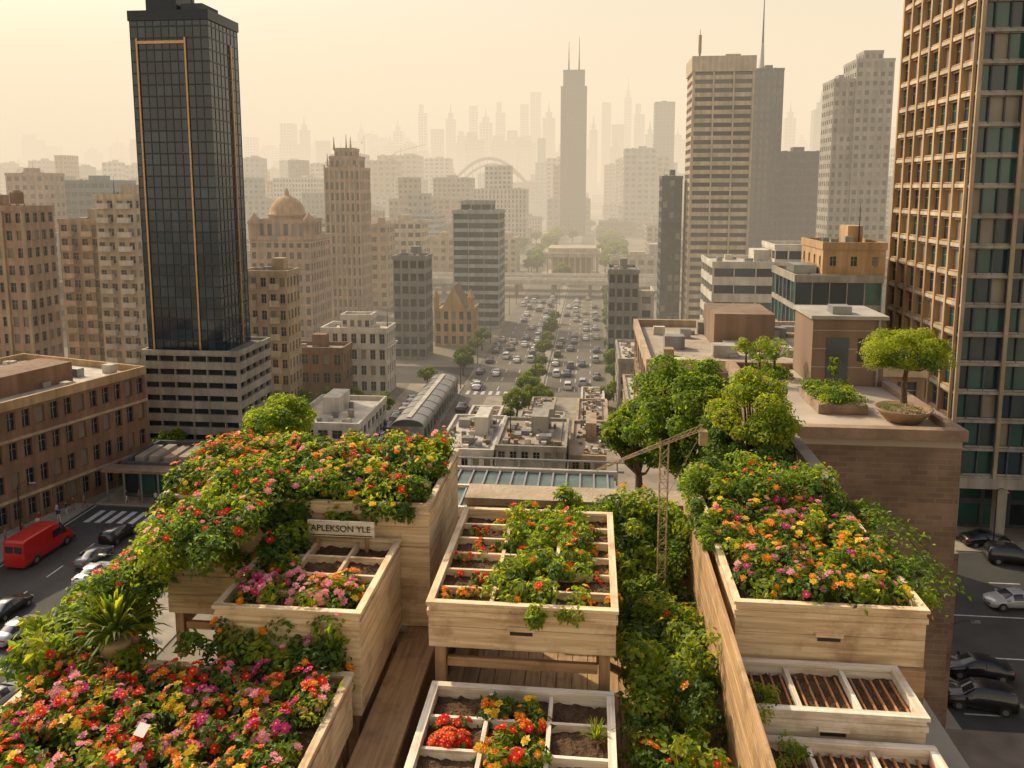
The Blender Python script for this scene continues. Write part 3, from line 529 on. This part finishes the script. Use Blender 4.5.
def person(p,q,yaw,shirt,trs,ph=0.):
    me=D.meshes.new('pedestrian_mesh'); s=.22*math.sin(ph)+.08
    J=[(0,0,.95),(0,0,1.2),(0,0,1.42),(0,.02,1.52),(0,.03,1.66),(0,.02,1.74),(-.1,0,.9),(-.11,s*.5,.5),(-.11,s-.02,.08),(-.11,s+.14,.03),(.1,0,.9),(.11,-s*.4,.5),(.11,-s-.1,.1),(.11,-s+.04,.03),(-.19,0,1.4),(-.24,-s*.5,1.12),(-.23,-s*.4+.12,.88),(-.23,-s*.4+.17,.79),(.19,0,1.4),(.24,s*.4,1.12),(.23,s*.5+.12,.88),(.23,s*.5+.16,.79)]
    E=[(0,1),(1,2),(2,3),(3,4),(4,5),(0,6),(6,7),(7,8),(8,9),(0,10),(10,11),(11,12),(12,13),(2,14),(14,15),(15,16),(16,17),(2,18),(18,19),(19,20),(20,21)]
    Rr=[.13,.13,.14,.055,.095,.06,.09,.06,.045,.035,.09,.06,.045,.035,.065,.045,.035,.03,.065,.045,.035,.03]
    me.from_pydata(J,E,[]); o=D.objects.new('tmp',me); COL.objects.link(o)
    m=o.modifiers.new('s','SKIN'); 
    for i,r in enumerate(Rr): me.skin_vertices[0].data[i].radius=(r,r*.85)
    me.skin_vertices[0].data[0].use_root=True
    sb=o.modifiers.new('ss','SUBSURF'); sb.levels=1; sb.render_levels=1
    dg=bpy.context.evaluated_depsgraph_get(); dg.update(); ev=D.meshes.new_from_object(o.evaluated_get(dg)); D.objects.remove(o)
    for mt in (M_skin,shirt,trs,M_dmetal): ev.materials.append(mt)
    for f in ev.polygons:
        c=f.center; f.use_smooth=True
        f.material_index=3 if (c.z>1.7 or c.z<.06 or (c.z>1.62 and c.y<0)) else 0 if c.z>1.47 or (c.z<.9 and abs(c.x)>.19) else 1 if c.z>.95 else 2
    po=D.objects.new('pedestrian',ev); po.location=(p,q,.135); po.rotation_euler=(0,0,math.radians(yaw)); COL.objects.link(po)
shirts=[mat_plain('cloth_'+n,c,.9) for n,c in (('white',(.6,.6,.58)),('red',(.4,.05,.04)),('navy',(.03,.04,.1)),('khaki',(.3,.25,.16)))]
for i,(p,q) in enumerate([(-64.6,84),(-65.5,85.5),(-63.8,86.6),(-66,80.5),(-65,88),(-64.3,90),(-59,93.0),(-57.5,93.4),(-55,92.9),(-40,70),(-39,64),(25,66),(26,60),(-65.2,82.2),(-64.2,88.6),(-63.4,91)]):
    try: person(p,q,random.uniform(0,360),shirts[i%4],shirts[(i+2)%4],i*1.3)
    except Exception as e: print('person',e)
# ------------------------------------------------------------------ our rooftop
M_cream_wx=mat_wood('painted_wood_x',(.8,.63,.4),0,(.3,.17,.08),.6); M_cream_wy=mat_wood('painted_wood_y',(.76,.59,.37),1,(.3,.17,.08),.6)
M_wh_x=mat_wood('white_wood_x',(.84,.77,.64),0,(.36,.25,.15),.5); M_wh_y=mat_wood('white_wood_y',(.82,.75,.62),1,(.36,.25,.15),.5)
M_tim_x=mat_wood('timber_x',(.48,.31,.16),0,(.14,.08,.04),.6); M_tim_y=mat_wood('timber_y',(.48,.31,.16),1,(.14,.08,.04),.6); M_tim_z=mat_wood('timber_z',(.42,.27,.14),2,(.14,.08,.04),.6)
M_or_x=mat_wood('cedar',(.5,.24,.1),1,(.18,.09,.04),.6)
M_soil=mat_wall('soil',(.13,.07,.035),.5,9.,.95,1.,0,40.)
M_bbrick=mat_brick('brown_brick',(.3,.2,.13),(.22,.145,.1),(.27,.22,.17),1.)
M_coping=mat_wall('coping',(.4,.31,.22),.3,3.,.85,.4,.2,20.)
b=MB(); b.box(-4.35,2.85,-14,9.3,0,35.1,M_bbrick); b.box(-4.6,-1.45,9.3,10.8,0,35.9,M_bbrick)
b.box(-1.43,2.2,8.95,9.3,35.103,36.33,M_bbrick); b.box(-1.45,2.25,8.9,9.35,36.333,36.42,M_coping); b.box(2.85,3.15,-14,9.3,34.95,35.28,M_conc)
b.obj('rooftop_building')
def soil(mb,x0,x1,y0,y1,z,amp=.02):
    nx=max(3,int((x1-x0)/.03)); ny=max(3,int((y1-y0)/.03)); xs=np.linspace(x0,x1,nx);ys=np.linspace(y0,y1,ny); X,Y=np.meshgrid(xs,ys)
    Z=z+amp*(np.sin(X*9+Y*5)+np.sin(Y*13-X*4))*.3+rng.normal(0,amp*.45,X.shape)
    V=np.stack([X,Y,Z],-1).reshape(-1,3); i=np.arange(nx-1)[None]+np.arange(ny-1)[:,None]*nx; F=np.stack([i,i+1,i+1+nx,i+nx],-1).reshape(-1,4); mb.add(V,F,mb.m(M_soil),True)
def planter(name,x0,x1,y0,y1,zt,h,mx,my,t=.035,rim=.06,nx=0,ny=0,handle=True,feet=0.,sdep=.07):
    b=MB(); nb=max(1,round(h/.19)); g=.004; bh=h/nb
    for i in range(nb):
        a=zt-h+i*bh; c=a+bh-g
        b.box(x0,x1,y0,y0+t,a,c,mx); b.box(x0,x1,y1-t,y1,a,c,mx); b.box(x0,x0+t,y0+t+.001,y1-t-.001,a,c,my); b.box(x1-t,x1,y0+t+.001,y1-t-.001,a,c,my)
    o=.018; z=zt+.001
    b.box(x0-o,x1+o,y0-o,y0-o+rim,z,z+.028,mx); b.box(x0-o,x1+o,y1+o-rim,y1+o,z,z+.028,mx); b.box(x0-o,x0-o+rim,y0-o+rim+.001,y1+o-rim-.001,z,z+.028,my); b.box(x1+o-rim,x1+o,y0-o+rim+.001,y1+o-rim-.001,z,z+.028,my)
    b.box(x0-.012,x1+.012,y0-.014,y0-.001,zt-.09,zt-.045,mx); b.box(x1+.001,x1+.014,y0,y1,zt-.09,zt-.045,my); b.box(x0-.014,x0-.001,y0,y1,zt-.09,zt-.045,my)
    if handle: xm=(x0+x1)/2; b.box(xm-.11,xm+.11,y0-.022,y0-.001,zt-h*.52,zt-h*.52+.035,mx); b.box(xm-.09,xm+.09,y0-.006,y0-.0015,zt-h*.52-.04,zt-h*.52-.002,M_dmetal)
    b.box(x0+.02,x1-.02,y0+.02,y1-.02,zt-h+.01,zt-sdep-.05,M_tim_x)
    soil(b,x0+t,x1-t,y0+t,y1-t,zt-sdep)
    for i in range(1,nx): x=x0+(x1-x0)*i/nx; b.box(x-.016,x+.016,y0+t,y1-t,zt-sdep-.03,zt-.004,my)
    for j in range(1,ny): y=y0+(y1-y0)*j/ny; b.box(x0+t,x1-t,y-.015,y+.015,zt-sdep-.03,zt-.007,mx)
    if feet:
        for x in(x0+.04,x1-.13):
            for y in(y0+.04,y1-.13): b.box(x,x+.09,y,y+.09,zt-h-feet,zt-h-.002,M_tim_z)
        zz=zt-h-min(feet*.45,.2)
        b.box(x0+.14,x1-.14,y0+.06,y0+.1,zz,zz+.08,M_tim_x); b.box(x0+.05,x0+.11,y0+.14,y1-.14,zz,zz+.08,M_tim_y); b.box(x1-.11,x1-.05,y0+.14,y1-.14,zz,zz+.08,M_tim_y); b.box(x0+.14,x1-.14,y1-.1,y1-.06,zz,zz+.08,M_tim_x)
    return b.obj(name,bevel=.004)
planter('raised_planter_box',-1.27,.23,5.95,7.87,36.7,.36,M_cream_wx,M_cream_wy,nx=3,ny=6,feet=1.2)
planter('raised_planter_box',-1.2,.2,4.75,5.8,36.1,.4,M_wh_x,M_wh_y,nx=3,ny=3,feet=.55)
planter('raised_planter_box',1.19,2.66,6.2,8.6,36.7,.46,M_cream_wx,M_cream_wy,feet=0)
planter('raised_planter_box',1.14,2.42,5.52,6.13,36.25,.24,M_wh_x,M_wh_y,nx=3,ny=1,feet=.0)
planter('raised_planter_box',1.14,2.44,4.5,5.44,36.08,.3,M_wh_x,M_wh_y,nx=3,ny=2)
planter('raised_planter_box',-4.15,-1.79,4.1,5.55,36.3,.42,M_cream_wx,M_cream_wy,feet=.7,handle=False)
planter('raised_planter_box',-2.95,-1.77,5.72,7.05,36.7,.85,M_cream_wx,M_cream_wy,nx=3,ny=4,feet=.6,handle=False)
planter('raised_planter_box',-4.15,-1.5,7.12,8.75,37.02,1.2,M_cream_wx,M_cream_wy,handle=False,feet=.5)
b=MB()
for i in range(3):
    for j in range(5):
        x=1.18+i*.42+.03+j*.076; b.box(x,x+.016,5.57,6.07,36.18,36.2,M_or_x)
for i in range(3):
    for r in range(2):
        for j in range(5):
            x=1.18+i*.43+.03+j*.08; y=4.56+r*.46; b.box(x,x+.016,y,y+.38,36.012,36.035,M_or_x)
b.obj('cedar_frames',bevel=.003)
b=MB()
for k in range(9): b.box(1.08,1.115,3.5,8.9,35.11+k*.172,35.11+k*.172+.165,M_tim_y)
b.box(1.12,2.66,6.15,8.7,35.11,36.235,M_tim_x); b.box(1.12,2.6,3.6,6.14,35.11,35.775,M_tim_x); b.box(1.14,2.42,5.47,6.14,35.777,36.005,M_tim_x)
b.obj('timber_staging',bevel=.004)
b=MB(); b.box(-1.72,-1.42,3.,8.9,35.105,35.75,M_bbrick); b.box(-1.74,-1.4,3.,8.9,35.752,35.81,M_tim_y); b.obj('low_brick_wall',bevel=.006)
b=MB()
for i in range(15): b.box(-1.38+i*.155,-1.38+i*.155+.148,3,8.9,35.12,35.15,M_tim_y)
b.obj('decking')
b=MB(); b.box(-2.62,-1.98,6.93,6.955,36.78,36.93,M_wh_x); b.box(-2.6,-2.0,6.926,6.929,36.79,36.8,M_dmetal)
for x in(-2.55,-2.08): b.box(x,x+.03,6.957,6.98,36.4,36.9,M_tim_z)
sg=b.obj('garden_sign',bevel=.003)
tx=D.curves.new('lettering','FONT'); tx.body='APLEKSON YLE'; tx.size=.085; tx.extrude=.002; tx.align_x='CENTER'; tx.align_y='CENTER'
to=D.objects.new('lettering',tx); COL.objects.link(to); tx.materials.append(M_dmetal); to.rotation_euler=(math.pi/2,0,0); to.parent=sg; to.location=A((-2.3,6.924,36.86))-A(sg.location)
b=MB(); b.add([(-2.95,4.55,36.46),(-2.85,4.5,36.48),(-2.83,4.56,36.53),(-2.93,4.61,36.51)],[(0,1,2,3)],b.m(M_paint)); b.tube([(-2.88,4.56,36.2),(-2.88,4.56,36.48)],.006,M_metal,5); b.obj('plant_label')
# beds
b=MB(); bed(b,-4.05,-1.9,4.15,5.42,36.26,.1,dens=100,fl=80,pal=ALLP,leaf=.05,r=(.075,.125),nl=80); bed(b,-4.3,-3.0,5.4,5.7,36.0,.4,dens=70,fl=12,pal=['red','pink'],leaf=.055,r=(.09,.14)); b.obj('flower_bed')
b=MB(); bed(b,-2.88,-1.86,5.8,6.32,36.66,.1,dens=75,fl=80,pal=['pink','magenta','pink','orange','yellow'],leaf=.045,r=(.07,.11),nl=90); bed(b,-3.1,-1.9,5.52,5.74,36.05,.55,dens=110,fl=20,pal=['magenta','pink','orange'],leaf=.055,r=(.09,.14)); bed(b,-2.95,-2.6,6.3,7.0,36.66,.2,dens=70,fl=16,pal=['red'],r=(.08,.12)); b.obj('flower_bed')
b=MB(); bed(b,-4.15,-1.6,7.15,8.7,36.99,.2,dens=75,fl=40,pal=['red','orange','red','coral','yellow','orange','pink'],leaf=.055,r=(.09,.16),nl=110); bed(b,-4.1,-1.7,7.02,7.14,36.84,.2,dens=110,fl=16,pal=['red','orange','yellow'],leaf=.05,r=(.07,.11)); bed(b,-4.1,-2.65,7.0,7.12,36.3,.6,dens=170,fl=20,pal=['red','coral'],leaf=.055,r=(.08,.14)); b.obj('flower_bed')
b=MB(); zf=lambda x,y: 36.15+.85*min(1,max(0,(x+4.4)/1.1))+ .15*(y-5.6)/1.6
bed(b,-4.35,-2.9,5.65,7.2,36,.25,dens=90,fl=26,pal=['red','coral','pink','red','red'],leaf=.055,r=(.09,.17),nl=120,zf=zf); bed(b,-4.45,-4.1,5.2,8.6,35.8,.8,dens=70,fl=6,pal=['red'],leaf=.07,r=(.12,.2),nl=100)
bed(b,-3.3,-1.9,5.56,5.7,35.65,.5,dens=130,fl=4,pal=['magenta'],leaf=.06,r=(.08,.13)); b.obj('flowering_shrub')
b=MB(); bed(b,-.75,-.02,6.05,7.8,36.64,.14,dens=56,fl=6,pal=['red','orange'],leaf=.048,mats=(G3,G4,G1,G3),r=(.07,.13)); bed(b,-.5,.12,5.88,6.0,36.62,.1,dens=80,fl=0,pal=None,mats=(G3,G4,G1),leaf=.045,r=(.05,.085)); 
for cx,cy,c in [(-1.05,6.2,'orange'),(-.98,6.5,'red'),(-1.08,6.85,'red'),(-.95,7.15,'coral'),(-1.0,7.5,'red'),(.1,6.2,'orange'),(.12,6.6,'red'),(.1,7.1,'orange'),(.08,7.5,'red'),(-.85,7.65,'red')]:
    bed(b,cx-.14,cx+.14,cy-.08,cy+.08,36.63,.04,dens=130,fl=170,pal=[c],leaf=.035,r=(.035,.06),nl=40,frad=(.014,.026))
b.obj('planter_plants')
b=MB(); bed(b,-.75,-.3,4.95,5.6,36.02,.1,dens=75,fl=60,pal=['orange','yellow','red'],mats=(G1,G3,G2),r=(.06,.1)); bed(b,-1.1,-.82,5.15,5.4,36.04,.05,dens=130,fl=200,pal=['red','coral'],leaf=.04,r=(.05,.07),nl=60); 
def spikes(b,c,n,l0,l1,w,mats,emin=.15):
    for i in range(n):
        a=random.uniform(0,6.28); el=random.uniform(emin,1.4); l=random.uniform(l0,l1); c=A(c); d=A([math.cos(a)*math.cos(el),math.sin(a)*math.cos(el),math.sin(el)]); s=np.cross(d,(0,0,1)); s/=np.linalg.norm(s)+1e-6
        m=c+d*l*.5+A([0,0,.06*l]); m2=c+d*l*.8+A([0,0,.02*l]); t=c+d*l-A([0,0,.12*l])
        k=b.m(random.choice(mats)); b.add([c-s*w*.6,c+s*w*.6,m+s*w,m-s*w,m2+s*w*.6,m2-s*w*.6,t],[(0,1,2,3),(3,2,4,5)],k); b.add([m2-s*w*.6,m2+s*w*.6,t],[(0,1,2)],k)
spikes(b,(.08,5.35,36.05),70,.1,.2,.005,[G3,G4],.5)
b.obj('planter_plants')
b=MB(); bed(b,1.28,2.56,6.32,8.5,36.67,.14,dens=66,fl=34,pal=['orange','pink','orange','magenta','yellow','orange'],leaf=.05,r=(.08,.14)); bed(b,1.1,2.6,8.1,9.0,36.75,.22,dens=50,fl=3,pal=['red','orange'],mats=(G1,G3,G3),leaf=.055,r=(.1,.17)); bed(b,2.6,2.85,6.5,8.4,36.55,.18,dens=55,fl=8,pal=['orange','pink'],leaf=.05,r=(.07,.12)); bed(b,1.08,1.22,7.1,8.8,36.55,.3,dens=80,fl=0,pal=None,leaf=.05,mats=(G1,G3),r=(.07,.12))
b.obj('flower_bed')
b=MB()
for i in range(30):
    x=2.72;y=random.uniform(6.4,8.3);z=36.75; dx=random.uniform(.15,.5); pts=[(x,y,z),(x+dx*.5,y-.05,z+.12),(x+dx,y-.1,z-.02-random.random()*.15)]; b.tube(pts,.004,G1,4,cap=False)
    P=A([A(pts[0])*(1-t)+A(pts[2])*t+A([0,0,.1*math.sin(math.pi*t)]) for t in np.linspace(.1,1,14)]); leaves(b,P+rng.normal(0,.01,P.shape),np.tile([0,0,1.],(14,1)),np.full(14,.055),[G3,G1])
b.obj('trailing_vine')
b=MB(); bed(b,1.2,1.5,5.4,5.75,36.18,.12,dens=110,fl=0,pal=None,mats=(G4,G3,G4),leaf=.028,r=(.05,.09)); bed(b,1.25,1.48,5.05,5.35,36.06,.1,dens=110,fl=0,pal=None,mats=(G4,G3),leaf=.028,r=(.05,.08)); b.obj('herb_plant')
b=MB(); zf=lambda x,y: 35.4+.3*math.sin(y*2.3)+ (.4 if y>7 else .15)
bed(b,.36,.98,4.2,8.8,35.3,.5,dens=85,fl=2,pal=['red','orange'],leaf=.055,mats=(G3,G4,G1,G3),r=(.08,.17),nl=120,zf=zf); bed(b,.3,.6,8.1,8.8,36.0,.5,dens=70,fl=0,pal=None,leaf=.06,r=(.1,.15)); bed(b,-.4,.35,8.1,8.8,36.1,.45,dens=55,fl=0,pal=None,leaf=.055,r=(.08,.14),mats=(G3,G1)); bed(b,.4,1.0,4.6,5.3,35.9,.2,dens=60,fl=20,pal=['red','orange'],leaf=.055,r=(.08,.13)); bed(b,.75,1.05,8.2,8.8,36.2,.3,dens=70,fl=0,pal=None,leaf=.055,r=(.08,.14),mats=(G3,G4)); b.obj('green_shrubs')
b=MB(); spikes(b,(-3.72,5.6,36.5),170,.34,.52,.015,[G3,G4,G1],.1)
b.lathe(-3.72,5.6,[(.01,36.2),(.1,36.2),(.13,36.44),(.12,36.46),(.01,36.45)],M_tan,14); b.obj('yucca_plant')
b=MB(); mx_,my_=.74,7.75; r=.04
cor=[(mx_+a*r,my_+c*r) for a,c in((-1,-1),(1,-1),(1,1),(-1,1))]
for x,y in cor: b.tube([(x,y,35.1),(x,y,37.55)],.005,M_rust,5)
z=35.15;i=0
while z<37.45:
    for k in range(4):
        a=cor[k];c=cor[(k+1)%4]; b.tube([(*a,z),(*c,z+.09)] if (i+k)%2 else [(*c,z),(*a,z+.09)],.0025,M_rust,4,cap=False); b.tube([(*a,z),(*c,z)],.0025,M_rust,4,cap=False)
    z+=.09;i+=1
jp0=A((.08,7.8,37.2)); jp1=A((1.12,7.8,37.66)); u=(jp1-jp0)
for off in((0,-.03,0),(0,.03,0),(0,0,.05)): b.tube([jp0+A(off)*.3,jp1+A(off)],.0045,M_rust,5)
for i in range(20):
    t=i/20; f=.3+.7*t; a=jp0+u*t; c=jp0+u*(t+1/20); b.tube([a+A((0,-.03*f,0)),c+A((0,0,.05*f))],.002,M_rust,4,cap=False); b.tube([a+A((0,.03*f,0)),c+A((0,0,.05*f))],.002,M_rust,4,cap=False); b.tube([a+A((0,-.03*f,0)),a+A((0,.03*f,0))],.002,M_rust,4,cap=False)
b.tube([jp1,(mx_,my_,36.9)],.002,M_rust,4); b.tube([(mx_,my_,37.55),jp0],.0018,M_rust,4); b.box(1.08,1.16,7.76,7.84,37.5,37.64,M_rust)
b.obj('rooftop_hoist')
M_canopy=mat_plain('canopy_glass',(.1,.15,.14),.25,0,.4,3,.4)
b=MB(); b.box(-2.4,.35,9.6,11.0,35.96,35.98,M_canopy)
for i in range(15): x=-2.4+i*.19; b.box(x-.012,x+.012,9.58,11.02,35.985,36.01,M_metal)
for y in (9.55,10.3,11.0): b.box(-2.45,.4,y,y+.05,35.9,36.03,M_roofw)
b.tube([(-2.45,11.1,36.0),(.5,11.1,36.0)],.02,M_metal,6); b.tube([(-2.45,11.1,36.14),(.5,11.1,36.14)],.015,M_metal,6)
for i in range(9): b.tube([(-2.4+i*.35,11.1,35.8),(-2.4+i*.35,11.1,36.14)],.012,M_metal,5)
b.box(-2.4,.3,9.65,11.15,20,35.8,M_conc); b.obj('glass_canopy')
b=MB(); b.box(.6,9,12.5,13.8,0,30.5,M_bbrick); b.box(.6,3.2,13.803,27,0,31,M_bbrick); b.box(3.203,9,19.5,27,0,31.2,M_bbrick); b.obj('lower_terrace_building')
b=MB(); M_tco=mat_wall('terracotta_coping',(.32,.22,.155),.3,3.,.85,.4,.2,20.)
b.box(3.3,6.36,13.95,19.2,0,35.6,M_bbrick); b.box(3.3,6.36,13.95,19.2,35.602,35.8,M_roof); b.ring(3.24,6.42,13.88,19.3,35.74,35.93,.2,M_tco)
b.box(3.3,3.5,11.2,13.84,0,35.9,M_bbrick); b.obj('brick_terrace_building')
b=MB(); b.box(4.75,6.25,17.5,19.05,35.81,37.25,M_brown); b.box(4.7,6.3,17.45,19.1,37.252,37.33,M_conc); b.box(5.05,5.5,17.48,17.497,35.85,36.85,M_g2); b.box(5.7,6.05,17.48,17.497,36.35,36.85,M_g1); b.box(5.2,5.6,17.7,18.1,37.333,37.5,M_metal); b.tube([(6.1,17.44,35.82),(6.1,17.44,37.25)],.025,M_metal,6)
for z in (36.2,36.6,37.): b.box(4.74,6.26,17.488,17.496,z,z+.02,M_conc)
b.obj('rooftop_penthouse')
b=MB(); b.lathe(5.7,14.85,[(.01,35.81),(.28,35.81),(.44,35.98),(.5,36.06),(.47,36.06),(.42,36.0),(.01,36.02)],mat_plain('terracotta',(.3,.18,.11),.8,0,.3,6),24); clump(b,(5.7,14.85,36.02),(.4,.4,.05),500,.04,[G1,G2]); b.obj('terracotta_bowl')
b=MB(); b.box(4.3,5.2,15.2,16.6,35.81,35.98,M_tco); bed(b,4.35,5.15,15.25,16.55,35.98,.12,dens=45,fl=0,pal=None,leaf=.05,r=(.1,.17),mats=(G1,G2,G3)); b.obj('terrace_shrubs')
tree('slender_shrub',(5.0,16.7,35.85),.85,.16,.045,10,90,[G1,G4],trunk=.5,squash=1.6,seedv=60)
b=MB(); bed(b,3.5,4.5,17.6,19,35.85,.1,dens=20,fl=0,pal=None,leaf=.045,r=(.08,.14)); b.obj('terrace_shrubs')
# ------------------------------------------------------------------ glowing air banks, sky, sun, camera
def glow_haze(name,x0,x1,y0,y1,z0,z1,sig,col):
    hz=MB(); hz.box(x0,x1,y0,y1,z0,z1,M_conc); ho=hz.obj(name,loc=(0,0,0)); ho.data.materials.clear()
    m=D.materials.new(name+'_air'); m.use_nodes=True; nt=m.node_tree; nt.nodes.clear(); out=nt.nodes.new('ShaderNodeOutputMaterial'); ab=nt.nodes.new('ShaderNodeVolumeAbsorption'); em=nt.nodes.new('ShaderNodeEmission'); ad=nt.nodes.new('ShaderNodeAddShader')
    ab.inputs['Color'].default_value=(0,0,0,1); ab.inputs['Density'].default_value=sig
    em.inputs['Color'].default_value=(*col,1); em.inputs['Strength'].default_value=sig  # emission stands in for sunlight scattered by the air
    nt.links.new(ab.outputs[0],ad.inputs[0]); nt.links.new(em.outputs[0],ad.inputs[1]); nt.links.new(ad.outputs[0],out.inputs['Volume']); ho.data.materials.append(m)
glow_haze('glow_haze',-5000,5000,115,9000,-3,130,.0012,(.93,.76,.54))
glow_haze('glow_haze',-5000,5000,400,9000,130.5,650,.0007,(1.08,.9,.64))  # stronger emission puts the bright sky glow into the upper air
glow_haze('glow_haze',-5000,5000,-9000,-115,-3,500,.0012,(.95,.77,.54))  # unseen glowing bank behind the camera, added as warm fill light
az=math.radians(-50); el=math.radians(38)
w=D.worlds.new('World'); S.world=w; w.use_nodes=True; nt=w.node_tree; sk=nt.nodes.new('ShaderNodeTexSky'); sk.sky_type='NISHITA'; sk.sun_disc=False; sk.sun_elevation=el; sk.sun_rotation=az; sk.dust_density=7; sk.air_density=1.; sk.ozone_density=.5
nt.links.new(sk.outputs[0],nt.nodes['Background'].inputs[0]); nt.nodes['Background'].inputs[1].default_value=.15
sd=D.lights.new('sun','SUN'); sd.energy=5; sd.angle=math.radians(.6); sd.color=(1,.84,.58); so=D.objects.new('sun',sd); COL.objects.link(so)
from mathutils import Vector
dirs=Vector((math.sin(az)*math.cos(el),math.cos(az)*math.cos(el),math.sin(el))); so.rotation_euler=(-dirs).to_track_quat('-Z','Y').to_euler(); so.location=(-20,20,80)
cd=D.cameras.new('camera'); cd.sensor_width=36; cd.lens=28.125; cd.shift_y=-89/1024; cd.clip_start=.1; cd.clip_end=30000
co=D.objects.new('camera',cd); COL.objects.link(co); co.location=(0,0,40); co.rotation_euler=(math.radians(82.5),0,math.radians(5.7)); S.camera=co
S.view_settings.view_transform='Standard'; S.view_settings.look='None'; S.view_settings.exposure=0
